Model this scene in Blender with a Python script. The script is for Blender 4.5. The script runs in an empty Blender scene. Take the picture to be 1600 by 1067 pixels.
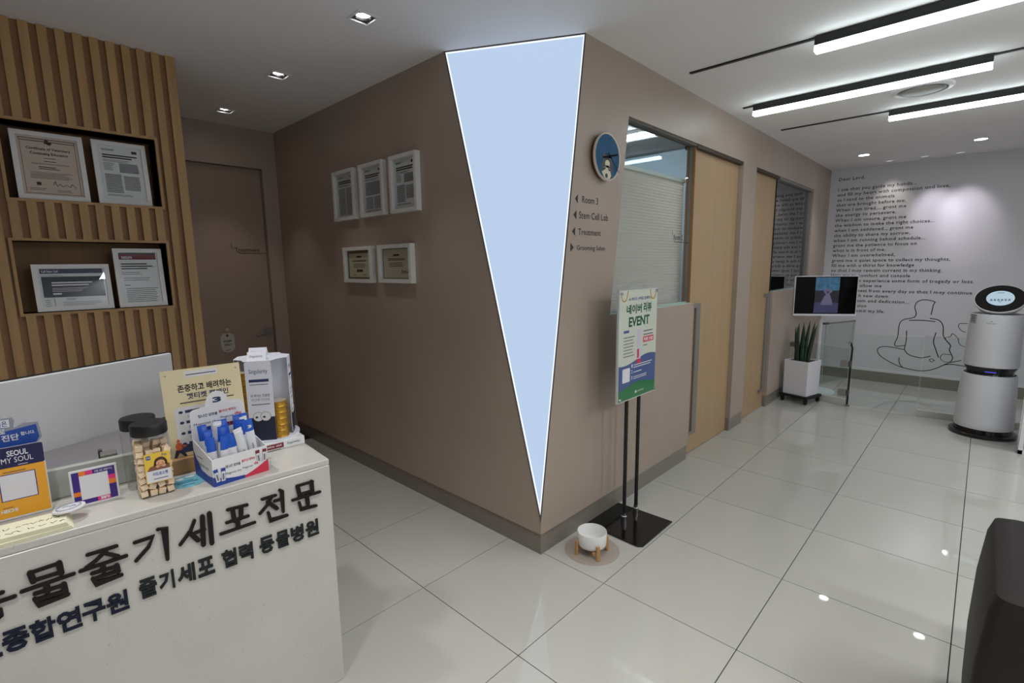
import bpy, bmesh, math, random
from mathutils import Vector, Matrix
random.seed(7)
SC = bpy.context.scene
COL = SC.collection

# ------------------------------------------------------------------ camera, light, exposure
CAM = Vector((1.1619, -1.826, 1.4782))
yaw, pit, rol, FPX = -.7595, -.1530, -.0128, 776.06
fw = Vector((math.sin(yaw)*math.cos(pit), math.cos(yaw)*math.cos(pit), math.sin(pit)))
r0 = Vector((math.cos(yaw), -math.sin(yaw), 0)); u0 = r0.cross(fw)
cr = math.cos(rol)*r0 + math.sin(rol)*u0; cu_ = -math.sin(rol)*r0 + math.cos(rol)*u0
cd = bpy.data.cameras.new('camera'); cam = bpy.data.objects.new('camera', cd); COL.objects.link(cam)
cam.matrix_world = Matrix(((cr.x, cu_.x, -fw.x, CAM.x), (cr.y, cu_.y, -fw.y, CAM.y), (cr.z, cu_.z, -fw.z, CAM.z), (0, 0, 0, 1)))
cd.sensor_fit = 'HORIZONTAL'; cd.sensor_width = 36; cd.lens = 36*FPX/1600; cd.clip_start = .02
SC.camera = cam
EXPO = .27
SC.view_settings.view_transform = 'Standard'; SC.view_settings.look = 'None'
SC.view_settings.exposure = EXPO; SC.view_settings.gamma = 1; SC.view_settings.use_curve_mapping = False
W = bpy.data.worlds.new('world'); SC.world = W; W.use_nodes = True
W.node_tree.nodes['Background'].inputs[0].default_value = (.5, .53, .6, 1)
W.node_tree.nodes['Background'].inputs[1].default_value = .05

def lamp(name, kind, loc, power, color=(1, 1, 1), target=None, size=.1, sy=None, spot=60, blend=.6):
    l = bpy.data.lights.new(name, kind); l.energy = power; l.color = color
    if kind == 'AREA':
        l.shape = 'RECTANGLE'; l.size = size; l.size_y = sy or size
    else:
        l.shadow_soft_size = size
    if kind == 'SPOT':
        l.spot_size = math.radians(spot); l.spot_blend = blend
    o = bpy.data.objects.new(name, l); COL.objects.link(o); o.location = loc
    d = Vector(target) - Vector(loc) if target else Vector((0, 0, -1))
    o.rotation_euler = d.to_track_quat('-Z', 'Y').to_euler()
    return o
H = 2.585
BAR_E = 9.8          # light bars
PANEL_E = .98/2**EXPO         # luminous wedge
# grid of unseen spots added to brighten floor, desk and ceiling bounce
for x_, y_, p_ in ((.35, -.75, 30), (1.5, -.75, 34), (2.7, -.75, 34), (.35, -2.1, 34), (1.5, -2.1, 34), (2.7, -2.1, 34), (-.95, -1.75, 26), (1.0, -3.4, 34), (2.7, .6, 26), (2.7, 2.2, 26)):
    lamp('added_fill_spot', 'SPOT', (x_, y_, 2.56), p_*1.5, (1, .985, .96), size=.06, spot=104, blend=1)
# wide area lights added out of view, brightening the room from the right
for y_, p_ in ((-.65, 20), (1.2, 20), (3.0, 20)):
    lamp('added_right_fill', 'AREA', (2.9, y_, 2.5), p_*.95, (.95, .98, 1), size=1.3, sy=.12)

# ------------------------------------------------------------------ materials
def lin(c):
    return tuple((x/255/12.92 if x/255 <= .04045 else ((x/255+.055)/1.055)**2.4) for x in c)
MATS = {}
def mat(name, rgb, rough=.5, metal=0, noise=None, bump=None, emit=0, coat=0, stretch=(1, 1, 1), spec=.5, rnd=0):
    if name in MATS: return MATS[name]
    m = bpy.data.materials.new(name); m.use_nodes = True
    nt = m.node_tree; b = nt.nodes['Principled BSDF']
    c = lin(rgb) + (1,)
    b.inputs['Base Color'].default_value = c
    b.inputs['Roughness'].default_value = rough; b.inputs['Metallic'].default_value = metal
    b.inputs['Specular IOR Level'].default_value = spec
    b.inputs['Coat Weight'].default_value = coat; b.inputs['Coat Roughness'].default_value = .05
    if emit:
        b.inputs['Emission Color'].default_value = c; b.inputs['Emission Strength'].default_value = emit
        b.inputs['Base Color'].default_value = (.02, .02, .02, 1)
    if noise or bump:
        tc = nt.nodes.new('ShaderNodeTexCoord'); mp = nt.nodes.new('ShaderNodeMapping')
        mp.inputs['Scale'].default_value = stretch
        nt.links.new(tc.outputs['Object'], mp.inputs[0])
        n = nt.nodes.new('ShaderNodeTexNoise'); n.inputs['Scale'].default_value = (noise or bump)[0]
        n.inputs['Detail'].default_value = 5
        nt.links.new(mp.outputs[0], n.inputs[0])
        if noise:
            rp = nt.nodes.new('ShaderNodeValToRGB'); a = noise[1]
            rp.color_ramp.elements[0].position = .3; rp.color_ramp.elements[1].position = .7
            rp.color_ramp.elements[0].color = tuple(x*(1-a) for x in c[:3]) + (1,)
            rp.color_ramp.elements[1].color = tuple(min(1, x*(1+a)) for x in c[:3]) + (1,)
            nt.links.new(n.outputs[0], rp.inputs[0]); nt.links.new(rp.outputs[0], b.inputs['Base Color'])
            if rnd:
                oi = nt.nodes.new('ShaderNodeObjectInfo'); mr = nt.nodes.new('ShaderNodeMapRange')
                mr.inputs[3].default_value = 1-rnd; mr.inputs[4].default_value = 1+rnd
                hs = nt.nodes.new('ShaderNodeHueSaturation')
                nt.links.new(oi.outputs['Random'], mr.inputs[0]); nt.links.new(mr.outputs[0], hs.inputs['Value'])
                nt.links.new(rp.outputs[0], hs.inputs['Color']); nt.links.new(hs.outputs[0], b.inputs['Base Color'])
        if bump:
            bp = nt.nodes.new('ShaderNodeBump'); bp.inputs['Strength'].default_value = bump[1]; bp.inputs['Distance'].default_value = .002
            n2 = nt.nodes.new('ShaderNodeTexNoise'); n2.inputs['Scale'].default_value = bump[0]
            nt.links.new(mp.outputs[0], n2.inputs[0]); nt.links.new(n2.outputs[0], bp.inputs['Height'])
            nt.links.new(bp.outputs[0], b.inputs['Normal'])
    MATS[name] = m
    return m
def glass(name, tint, gloss=1.5, rough=.0, edge=None):
    m = bpy.data.materials.new(name); m.use_nodes = True; nt = m.node_tree; nt.nodes.clear()
    o = nt.nodes.new('ShaderNodeOutputMaterial'); mx = nt.nodes.new('ShaderNodeMixShader')
    t = nt.nodes.new('ShaderNodeBsdfTransparent'); g = nt.nodes.new('ShaderNodeBsdfGlossy'); f = nt.nodes.new('ShaderNodeFresnel')
    t.inputs[0].default_value = tint + (1,); g.inputs['Roughness'].default_value = rough; f.inputs[0].default_value = gloss
    ge = nt.nodes.new('ShaderNodeNewGeometry'); iv = nt.nodes.new('ShaderNodeMath'); iv.operation = 'SUBTRACT'; iv.inputs[0].default_value = 1
    ml = nt.nodes.new('ShaderNodeMath'); ml.operation = 'MULTIPLY'
    nt.links.new(ge.outputs['Backfacing'], iv.inputs[1]); nt.links.new(f.outputs[0], ml.inputs[0]); nt.links.new(iv.outputs[0], ml.inputs[1])
    nt.links.new(ml.outputs[0], mx.inputs[0]); nt.links.new(t.outputs[0], mx.inputs[1]); nt.links.new(g.outputs[0], mx.inputs[2])
    nt.links.new(mx.outputs[0], o.inputs[0]); MATS[name] = m
    return m
def emis(name, rgb, s, rough=.3):
    m = bpy.data.materials.new(name); m.use_nodes = True; b = m.node_tree.nodes['Principled BSDF']
    b.inputs['Base Color'].default_value = (.01, .01, .01, 1); b.inputs['Roughness'].default_value = rough
    b.inputs['Emission Color'].default_value = lin(rgb) + (1,); b.inputs['Emission Strength'].default_value = s
    return m
def flecked(name, rgb, dark):
    m = mat(name, rgb, .28, noise=(6, .03)); nt = m.node_tree; b = nt.nodes['Principled BSDF']
    src = b.inputs['Base Color'].links[0].from_socket
    tc = nt.nodes.new('ShaderNodeTexCoord'); n = nt.nodes.new('ShaderNodeTexNoise'); n.inputs['Scale'].default_value = 130; n.inputs['Detail'].default_value = 1
    r = nt.nodes.new('ShaderNodeValToRGB'); r.color_ramp.elements[0].position = .70; r.color_ramp.elements[1].position = .80
    mx = nt.nodes.new('ShaderNodeMix'); mx.data_type = 'RGBA'
    nt.links.new(tc.outputs['Object'], n.inputs[0]); nt.links.new(n.outputs[0], r.inputs[0]); nt.links.new(r.outputs[0], mx.inputs[0])
    nt.links.new(src, mx.inputs[6]); mx.inputs[7].default_value = lin(dark) + (1,); nt.links.new(mx.outputs[2], b.inputs['Base Color'])
    return m

PAINT = mat('taupe_paint', (168, 152, 139), .45, noise=(3, .03), bump=(150, .08))
CEIL = mat('ceiling_paint', (228, 226, 226), .9, noise=(2, .02))
WHITEWALL = mat('white_wall_paint', (206, 204, 208), .6, noise=(2, .02))
TILE = mat('floor_tile', (186, 185, 178), .025, noise=(1.3, .03), rnd=.02, spec=.65)
GROUT = mat('grout', (34, 32, 30), .8, noise=(80, .1))
METBASE = mat('brushed_skirting', (132, 126, 116), .35, metal=.1, noise=(4, .06), stretch=(1, 1, 12))
DARKMET = mat('dark_metal', (88, 84, 84), .4, metal=.3)
SLAT = mat('oak_slat', (172, 137, 92), .55, noise=(9, .12), stretch=(3, 3, .25), rnd=.05)
SLATBACK = mat('oak_backing', (138, 104, 68), .6, noise=(9, .12), stretch=(3, 3, .25))
DOORWOOD = mat('oak_door', (174, 146, 110), .42, noise=(5, .045), stretch=(3, 3, .12))
DOORBROWN = mat('brown_door', (160, 140, 126), .5, noise=(3, .03))
STONE = flecked('flecked_stone', (192, 190, 184), (172, 167, 159))
WHITE = mat('white_plastic', (226, 226, 228), .35)
PAPER = mat('white_paper', (222, 222, 226), .6)
FRAMEW = mat('white_frame', (222, 222, 220), .4)
BLACK = mat('black_gloss', (14, 14, 15), .12)
BLACKM = mat('black_matt', (16, 16, 17), .45)
INK = mat('ink', (38, 36, 40), .6)
GREYINK = mat('grey_ink', (120, 120, 126), .6)
CHROME = mat('chrome', (205, 205, 208), .15, metal=1)
STEEL = mat('steel', (140, 137, 133), .35, metal=.35)
LETTER = mat('letter_dark_brown', (28, 17, 17), .45, spec=.25)
NAVY = mat('letter_navy', (16, 23, 44), .45, spec=.25)
GREENGREY = mat('letter_dark_grey', (28, 34, 35), .45, spec=.25)
LEATHER = mat('brown_leather', (33, 27, 26), .6, spec=.3, noise=(14, .08), bump=(220, .3))
GLASS = glass('clear_glass', (.97, .985, .98))
GREENGLASS = glass('green_glass', (.935, .965, .955))
GLASSEDGE = mat('glass_edge', (184, 206, 198), .15)
LED = emis('led_diffuser', (236, 252, 255), BAR_E)
PANEL = emis('luminous_sheet', (187, 208, 236), PANEL_E)
PANELEDGE = emis('luminous_edge', (236, 244, 255), 1.2/2**EXPO)
BULB = emis('bulb_glow', (255, 250, 246), 18)

# ------------------------------------------------------------------ geometry helpers
class Fr:
    def __init__(s, O=(0, 0, 0), U=(1, 0, 0), V=(0, 1, 0), N=None):
        s.O = Vector(O); s.U = Vector(U).normalized(); s.V = Vector(V).normalized()
        s.N = Vector(N).normalized() if N else s.U.cross(s.V)
    def pt(s, a, b, c=0): return s.O + s.U*a + s.V*b + s.N*c
    def sub(s, a, b, c=0, rot=0):                      # a shifted frame turned about its normal
        cu, sn = math.cos(rot), math.sin(rot)
        return Fr(s.pt(a, b, c), s.U*cu + s.V*sn, s.V*cu - s.U*sn, s.N)
WORLD = Fr()
class G:
    def __init__(s, fr=WORLD): s.v = []; s.f = []; s.fr = fr
    def add(s, vs, fs, fr=None):
        k = len(s.v); fr = fr or s.fr
        s.v += [fr.pt(*p) for p in vs]; s.f += [tuple(i+k for i in f) for f in fs]; return s
    def box(s, a0, a1, b0, b1, c0, c1, fr=None):
        return s.add([(a0, b0, c0), (a1, b0, c0), (a1, b1, c0), (a0, b1, c0), (a0, b0, c1), (a1, b0, c1), (a1, b1, c1), (a0, b1, c1)],
                     [(3, 2, 1, 0), (4, 5, 6, 7), (0, 1, 5, 4), (1, 2, 6, 5), (2, 3, 7, 6), (3, 0, 4, 7)], fr)
    def prism(s, poly, c0, c1, fr=None):
        n = len(poly)
        return s.add([(p[0], p[1], c0) for p in poly] + [(p[0], p[1], c1) for p in poly],
                     [tuple(range(n))[::-1], tuple(range(n, 2*n))] + [(i, (i+1) % n, n+(i+1) % n, n+i) for i in range(n)], fr)
    def hexa(s, p8, fr=None):
        return s.add(p8, [(3, 2, 1, 0), (4, 5, 6, 7), (0, 1, 5, 4), (1, 2, 6, 5), (2, 3, 7, 6), (3, 0, 4, 7)], fr)
    def disc(s, a, b, r, c0, c1, n=28, ry=None, fr=None):
        ry = ry or r
        return s.prism([(a+r*math.cos(2*math.pi*i/n), b+ry*math.sin(2*math.pi*i/n)) for i in range(n)], c0, c1, fr)
    def rrect(s, a0, a1, b0, b1, r, c0, c1, n=5, fr=None):
        return s.prism(rr(a0, a1, b0, b1, r, n), c0, c1, fr)
    def lathe(s, prof, a=0, b=0, n=32, c=0, fr=None, close=True):
        vs = []; fs = []
        for r, h in prof:
            for i in range(n): vs.append((a+r*math.cos(2*math.pi*i/n), b+r*math.sin(2*math.pi*i/n), c+h))
        for k in range(len(prof)-1):
            for i in range(n): fs.append((k*n+i, k*n+(i+1) % n, (k+1)*n+(i+1) % n, (k+1)*n+i))
        if close:
            fs.append(tuple(range(n))[::-1]); fs.append(tuple(range((len(prof)-1)*n, len(prof)*n)))
        return s.add(vs, fs, fr)
    def tube(s, pts, r, n=8, fr=None):
        fr = fr or s.fr; P = [fr.pt(*p) for p in pts]; k0 = len(s.v); m = len(P)
        for i, p in enumerate(P):
            t = (P[min(i+1, m-1)] - P[max(i-1, 0)]).normalized()
            a = t.orthogonal().normalized() if i == 0 else (prev - t*prev.dot(t)).normalized()
            prev = a; b = t.cross(a); rr_ = r[i] if isinstance(r, (list, tuple)) else r
            for j in range(n): s.v.append(p + (a*math.cos(2*math.pi*j/n) + b*math.sin(2*math.pi*j/n))*rr_)
        for i in range(m-1):
            for j in range(n): s.f.append((k0+i*n+j, k0+i*n+(j+1) % n, k0+(i+1)*n+(j+1) % n, k0+(i+1)*n+j))
        s.f.append(tuple(k0+j for j in range(n))[::-1]); s.f.append(tuple(k0+(m-1)*n+j for j in range(n)))
        return s
    def stroke(s, pts, w, c0, c1, fr=None, w1=None):    # flat brush stroke with round ends
        w1 = w1 or w; m = len(pts); L = []; Rr = []
        for i, p in enumerate(pts):
            a = pts[max(i-1, 0)]; b = pts[min(i+1, m-1)]
            dx, dy = b[0]-a[0], b[1]-a[1]; l = math.hypot(dx, dy) or 1; hw = (w + (w1-w)*i/(m-1))/2
            nx, ny = -dy/l*hw, dx/l*hw
            if 0 < i < m-1:
                d1 = (p[0]-a[0], p[1]-a[1]); l1 = math.hypot(*d1) or 1
                k = max(.5, abs((-dy/l)*(-d1[1]/l1) + (dx/l)*(d1[0]/l1))); nx /= k; ny /= k
            L.append((p[0]+nx, p[1]+ny)); Rr.append((p[0]-nx, p[1]-ny))
        def cap(p, q, r):
            a0 = math.atan2(q[1]-p[1], q[0]-p[0]); return [(p[0]+r*math.cos(a0+t), p[1]+r*math.sin(a0+t)) for t in (-math.pi/4, -math.pi/2, -3*math.pi/4)]
        if m == 2:
            return s.prism(Rr[::1] + cap(pts[1], L[1], w1/2)[::-1][::-1][0:0] + L[::-1], c0, c1, fr).disc(pts[0][0], pts[0][1], w/2, c0, c1-(c1-c0)*.03, 8, fr=fr).disc(pts[1][0], pts[1][1], w1/2, c0, c1-(c1-c0)*.03, 8, fr=fr)
        n = m; vs = [(x, y, c0) for x, y in Rr] + [(x, y, c0) for x, y in L] + [(x, y, c1) for x, y in Rr] + [(x, y, c1) for x, y in L]
        fs = []
        for i in range(n-1):
            fs += [(i, i+1, n+i+1, n+i)[::-1], (2*n+i, 2*n+i+1, 3*n+i+1, 3*n+i), (i, i+1, 2*n+i+1, 2*n+i), (n+i+1, n+i, 3*n+i, 3*n+i+1)]
        fs += [(0, 2*n, 3*n, n), (n-1, 2*n-1, 4*n-1, 3*n-1)]
        s.add(vs, fs, fr)
        return s.disc(pts[0][0], pts[0][1], w/2, c0, c1-(c1-c0)*.03, 8, fr=fr).disc(pts[-1][0], pts[-1][1], w1/2, c0, c1-(c1-c0)*.03, 8, fr=fr)
    def text(s, body, x0, x1, y0, y1=None, c=.0006, bold=0, ext=0, fr=None, res=2, align='L', size=None, track=1):
        # fitted into the rectangle x0..x1 / y0..y1 (or set at a size from a baseline y0)
        V, F, bb = tgeo(body, bold, res, track)
        if size:
            sx = sy = size; ox = x0; oy = y0
            if x1 is not None and align == 'W': sx = (x1-x0)/(bb[1]-bb[0]); ox = x0 - bb[0]*sx
            if align == 'C': ox = x0 - (bb[0]+bb[1])/2*sx
        else:
            sx = (x1-x0)/(bb[1]-bb[0]); sy = (y1-y0)/(bb[3]-bb[2]) if y1 is not None else sx
            ox = x0-bb[0]*sx; oy = y0-bb[2]*sy
        if not ext:
            return s.add([(ox+x*sx, oy+y*sy, c) for x, y in V], F, fr)
        n = len(V); cnt = {}
        for f in F:
            for i in range(len(f)):
                e = (f[i], f[(i+1) % len(f)]); cnt[e] = 1
        side = [(a, b, b+n, a+n) for (a, b) in cnt if (b, a) not in cnt]
        return s.add([(ox+x*sx, oy+y*sy, c) for x, y in V] + [(ox+x*sx, oy+y*sy, c+ext) for x, y in V],
                     [f[::-1] for f in F] + [tuple(i+n for i in f) for f in F] + side, fr)
    def lines(s, x0, x1, y0, y1, n, c=.0006, fill=.45, rag=.25, fr=None):
        h = (y1-y0)/n
        for i in range(n):
            e = x1 - (x1-x0)*rag*random.random()
            yb = y1-h*(i+1); s.add([(x0, yb, c), (e, yb, c), (e, yb+h*fill, c), (x0, yb+h*fill, c)], [(0, 1, 2, 3)], fr)
        return s
    def quad(s, x0, x1, y0, y1, c=.0004, fr=None): return s.add([(x0, y0, c), (x1, y0, c), (x1, y1, c), (x0, y1, c)], [(0, 1, 2, 3)], fr)
    def poly(s, pts, c=.0004, fr=None): return s.add([(p[0], p[1], c) for p in pts], [tuple(range(len(pts)))], fr)
    def ell(s, a, b, r, ry, c=.0005, n=24, fr=None): return s.poly([(a+r*math.cos(2*math.pi*i/n), b+ry*math.sin(2*math.pi*i/n)) for i in range(n)], c, fr)
def rr(a0, a1, b0, b1, r, n=5):
    out = []
    for cx, cy, t in ((a1-r, b1-r, 0), (a0+r, b1-r, 90), (a0+r, b0+r, 180), (a1-r, b0+r, 270)):
        for i in range(n+1):
            a = math.radians(t+90*i/n); out.append((cx+r*math.cos(a), cy+r*math.sin(a)))
    return out
TG = {}
def tgeo(body, bold, res, track):
    k = (body, bold, res, track)
    if k not in TG and 'ɑ' in body:            # one-storey a: a d with its stem cut at x-height
        mx = lambda t: tgeo(t, bold, res, 1)[2][1]
        xh = tgeo('x', bold, res, 1)[2][3]; ll = mx('ll'); x = 0; NV = []; NF = []
        for ch in body:
            c = 'd' if ch == 'ɑ' else ch
            if c != ' ':
                V, F, _ = tgeo(c, bold, res, 1); n = len(NV)
                NV += [(x+p[0], min(p[1], xh) if ch == 'ɑ' else p[1]) for p in V]; NF += [tuple(i+n for i in f) for f in F]
            x += (mx('l'+c+'l') - ll)*track
        xs = [v[0] for v in NV]; ys = [v[1] for v in NV]
        TG[k] = (NV, NF, (min(xs), max(xs), min(ys), max(ys)))
    if k not in TG:
        c = bpy.data.curves.new('t', 'FONT'); c.body = body; c.size = 1; c.offset = bold; c.resolution_u = res; c.space_character = track
        o = bpy.data.objects.new('t', c); me = bpy.data.meshes.new_from_object(o)
        V = [(v.co.x, v.co.y) for v in me.vertices]; F = [tuple(p.vertices) for p in me.polygons]
        # weld doubled vertices so that outlines close
        idx = {}; mp = []; NV = []
        for v in V:
            q = (round(v[0], 4), round(v[1], 4))
            if q not in idx: idx[q] = len(NV); NV.append(v)
            mp.append(idx[q])
        NF = []
        for f in F:
            g = []
            for i in f:
                if mp[i] not in g: g.append(mp[i])
            if len(g) > 2: NF.append(tuple(g))
        bpy.data.objects.remove(o); bpy.data.curves.remove(c); bpy.data.meshes.remove(me)
        xs = [v[0] for v in NV] or [0, 1]; ys = [v[1] for v in NV] or [0, 1]
        TG[k] = (NV, NF, (min(xs), max(xs), min(ys), max(ys)))
    return TG[k]

LOC = {}
def build(name, g, m, parent=None, bevel=0, smooth=False, loc=None, kind=None, label=None, seg=2):
    """links g as ONE mesh object; its vertices are given in world space"""
    L = LOC[parent.name] if parent else (Vector(loc) if loc else Vector((0, 0, 0)))
    me = bpy.data.meshes.new(name); me.from_pydata([v - L for v in g.v], [], g.f)
    if bevel or not getattr(g, 'flat', False):
        bm = bmesh.new(); bm.from_mesh(me)
        if bevel:
            bmesh.ops.remove_doubles(bm, verts=bm.verts, dist=1e-6)
            bmesh.ops.recalc_face_normals(bm, faces=bm.faces)
            es = [e for e in bm.edges if len(e.link_faces) == 2 and e.calc_face_angle(0) > .5]
            bmesh.ops.bevel(bm, geom=es, offset=bevel, segments=seg, profile=.5, affect='EDGES')
        bmesh.ops.recalc_face_normals(bm, faces=bm.faces); bm.to_mesh(me); bm.free()
    me.materials.append(m)
    if smooth:
        for p in me.polygons: p.use_smooth = True
        me.set_sharp_from_angle(angle=math.radians(40))
    o = bpy.data.objects.new(name, me); COL.objects.link(o)
    if parent: o.parent = parent
    else: o.location = L
    LOC[o.name] = L
    if kind: o['kind'] = kind
    if label: o['label'] = label
    return o
def tag(o, label, cat, group=None):
    o['label'] = label; o['category'] = cat
    if group: o['group'] = group
    return o
def thing(name, label, cat, loc, group=None):
    o = bpy.data.objects.new(name, None); COL.objects.link(o); o.location = loc; o.empty_display_size = .1
    LOC[o.name] = Vector(loc); return tag(o, label, cat, group)
def struct(name, g, m, **k): return build(name, g, m, kind='structure', **k)
def dup(root, loc, label=None, rot=None):
    def cp(o, p):
        c = o.copy(); COL.objects.link(c)
        if p: c.parent = p
        LOC[c.name] = Vector(loc)
        for ch in list(o.children): cp(ch, c)
        return c
    r = cp(root, None); r.location = loc
    if label: r['label'] = label
    if rot: r.rotation_euler = rot
    return r

# frames of reference standing on the real surfaces (u = right, v = up, n = towards the viewer's side)
FC = Fr((-.36, 0, 0), (0, 1, 0), (0, 0, 1))          # wall with clock, doors
FL = Fr((0, -.027, 0), (1, 0, 0), (0, 0, 1))         # wall with the five frames
FB = Fr((0, 5.6, 0), (1, 0, 0), (0, 0, 1))           # far wall with the text
FE = Fr((-3.25, 0, 0), (0, 1, 0), (0, 0, 1))         # corridor end
FS = Fr((-2.07, 0, 0), (0, 1, 0), (0, 0, 1))         # slatted wall
DO = Vector((-.394, -1.094, 0)); DR = Vector((.0693, .9976, 0)); DN = Vector((.9976, -.0693, 0))
FD = Fr(DO, DR, (0, 0, 1))                           # front of the reception desk
TOP = .837
FT = Fr(DO, DR, -DN)                                 # counter: along, depth, height
def card(a, d, z0, lean=0, turn=0):
    """upright frame standing on the counter, facing the front"""
    f = FT.sub(a, d, z0, turn); s, c = math.sin(lean), math.cos(lean)
    return Fr(f.O, f.U, f.N*c + f.V*s)

# ------------------------------------------------------------------ room shell
struct('floor', G().box(-3.35, 3.7, -4.7, 5.7, -.06, -.004), GROUT)
FLOOR = bpy.data.objects['floor']
tg = G().box(.0019, .5981, .0019, .5881, -.004, 0)
t0 = build('tile', tg, TILE, FLOOR)
for i in range(-5, 6):
    for j in range(-7, 10):
        if (i, j) == (0, 0): continue
        c = t0.copy(); COL.objects.link(c); c.parent = FLOOR; c.location = (i*.6, j*.59, 0)
def sheet(x0, x1, y0, y1, holes, z0, z1):
    g = G(); xs = sorted({x0, x1, *[v for h in holes for v in h[:2]]}); ys = sorted({y0, y1, *[v for h in holes for v in h[2:]]})
    for a, b in zip(xs, xs[1:]):
        for c, d in zip(ys, ys[1:]):
            m = ((a+b)/2, (c+d)/2)
            if any(h[0] < m[0] < h[1] and h[2] < m[1] < h[3] for h in holes): continue
            g.box(a, b, c, d, z0, z1)
    return g
DL = [(-.985, -.51), (-1.94, -.505), (-2.872, -.505)]
struct('ceiling', sheet(-3.35, 3.7, -4.7, 5.7, [(x-.047, x+.047, y-.047, y+.047) for x, y in DL], H, H+.05), CEIL)
APX = .178
wl = G(FL).prism([(-3.35, .115), (-.361, .115), (-.361, APX), (-1.010, H), (-3.35, H)], -.1, 0)
struct('wall_corridor', wl, PAINT)
wc = G(FC).prism([(-.0265, .115), (1.70, .115), (1.70, 1.19), (.583, 1.19), (.743, 2.285), (.743, H), (.3275, H), (-.0265, APX)], -.1, 0)
wc.box(.743, 4.83, 2.285, H, -.1, 0); wc.box(2.555, 2.87, .115, 2.285, -.1, 0)
wc.prism([(3.56, .115), (4.83, .115), (4.83, 1.18), (3.56, 1.18)], -.1, 0); wc.box(4.83, 5.7, .115, H, -.1, 0)
struct('wall_window', wc, PAINT)
struct('baseboard_corridor', G(FL).box(-3.25, -.3675, 0, .115, -.1, -.008), METBASE)
struct('baseboard_window', G(FC).box(.0, 1.695, 0, .115, -.1, -.008), METBASE)
struct('baseboard_pillar', G(FC).box(2.553, 2.865, 0, .115, -.1, -.006), METBASE)
struct('baseboard_far', G(FC).box(3.56, 5.6, 0, .115, -.1, -.006), METBASE)
struct('baseboard_back', G(FB).box(-.36, 3.6, 0, .125, -.1, .012), METBASE)
struct('wall_back', G(FB).box(-.46, 3.7, .125, H, -.1, 0), WHITEWALL)
struct('wall_right', G().box(3.6, 3.7, -4.7, 5.7, 0, H), WHITEWALL)
struct('wall_front', G().box(-3.35, 3.7, -4.7, -4.6, 0, H), WHITEWALL)
# corridor end with the brown door
we = G(FE).box(-4.6, -1.05, 0, H, -.1, 0).box(-1.05, -.143, 2.283, H, -.1, 0).box(-.143, .0, 0, H, -.1, 0)
struct('wall_end', we, PAINT)
d = build('door_1', G(FE).box(-1.05, -.147, .004, 2.279, -.085, -.045), DOORBROWN, kind='structure')
hg = G(FE).box(-.226, -.158, .905, .965, -.045, -.037)
hg.tube([(-.20, .935, -.045), (-.20, .935, .012), (-.225, .93, .018), (-.30, .918, .018)], .009, 10)
build('door_handle', hg, STEEL, d, smooth=True, label='brushed steel lever handle')
tx = G(FE); tx.text('Treɑtment', -.392, -.2, 1.612, 1.645, c=-.044, bold=.012)
tx.stroke([(-.148, 1.60), (-.345, 1.60), (-.372, 1.612)], .005, -.0448, -.044); tx.stroke([(-.40, 1.63), (-.415, 1.65), (-.415, 1.675)], .004, -.0448, -.044)
build('lettering', tx, INK, d)
# slatted wall with two niches
NI = [(-1.700, -1.122, 1.808, 2.150), (-1.716, -1.124, 1.281, 1.617)]
g = G(FS); ys = sorted({-4.6, -1.0, *[v for n in NI for v in n[:2]]}); zs = sorted({0, H, *[v for n in NI for v in n[2:]]})
for a, b in zip(ys, ys[1:]):
    for c, e in zip(zs, zs[1:]):
        if any(n[0] < (a+b)/2 < n[1] and n[2] < (c+e)/2 < n[3] for n in NI): continue
        g.box(a, b, c, e, -.16, -.014)
g.box(-4.6, -1.0, 0, H, -1.2, -.16)
SW = struct('wall_slatted', g, SLATBACK)
struct('trim_1', G(FS).box(-1.0, -.992, 0, H, -1.2, .002), SLAT)
for n in NI:
    a0, a1, b0, b1 = n
    fg = G(FS).box(a0-.012, a1+.012, b1, b1+.012, -.13, .003).box(a0-.012, a1+.012, b0-.012, b0, -.13, .003).box(a0-.012, a0, b0, b1, -.13, .003).box(a1, a1+.012, b0, b1, -.13, .003)
    build('niche_frame', fg, SLAT, SW)
k = 0
y = -1.0
while y > -3.2:
    a0, a1 = y-.034, y
    segs = [(.0, H)]
    for n in sorted(NI, key=lambda q: -q[2]):
        if a1 > n[0]-.012 and a0 < n[1]+.012:
            z0, z1 = segs.pop(); segs += [(n[3]+.012, z1), (z0, n[2]-.012)]
    for z0, z1 in segs:
        build('slat', G(FS).box(a0, a1, z0, z1, -.014, .004), SLAT, SW)
    y -= .0615
# luminous wedge across the corner
A = Vector((-1.009, -.027, H)); B = Vector((-.36, .327, H)); C3 = Vector((-.36, -.027, APX))
nrm = (B-A).cross(C3-A).normalized()
if nrm.dot(CAM-A) < 0: nrm = -nrm
def tri(k, off0, off1):
    ce = (A+B+C3)/3
    def inset(P):
        others = [q for q in (A, B, C3) if q is not P]; d1 = (others[0]-P).normalized(); d2 = (others[1]-P).normalized()
        return P + (d1+d2)*(k/ max(.02, d1.cross(d2).length))
    T = [inset(P) for P in (A, B, C3)]
    g = G(); g.v = [p+nrm*off0 for p in T] + [p+nrm*off1 for p in T]
    g.f = [(0, 1, 2), (5, 4, 3), (0, 1, 4, 3), (1, 2, 5, 4), (2, 0, 3, 5)]; return g, T
wedge = thing('corner_light', 'tall glowing pale blue wedge panel narrowing to a point down the wall corner', 'light', tuple((A+B+C3)/3 - nrm*.02))
go, T0 = tri(.000, 0, 0); gi, T1 = tri(.006, 0, 0); gj, T2 = tri(.0125, 0, 0)
build('diffuser', tri(.006, -.03, -.002)[0], PANEL, wedge)
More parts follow.
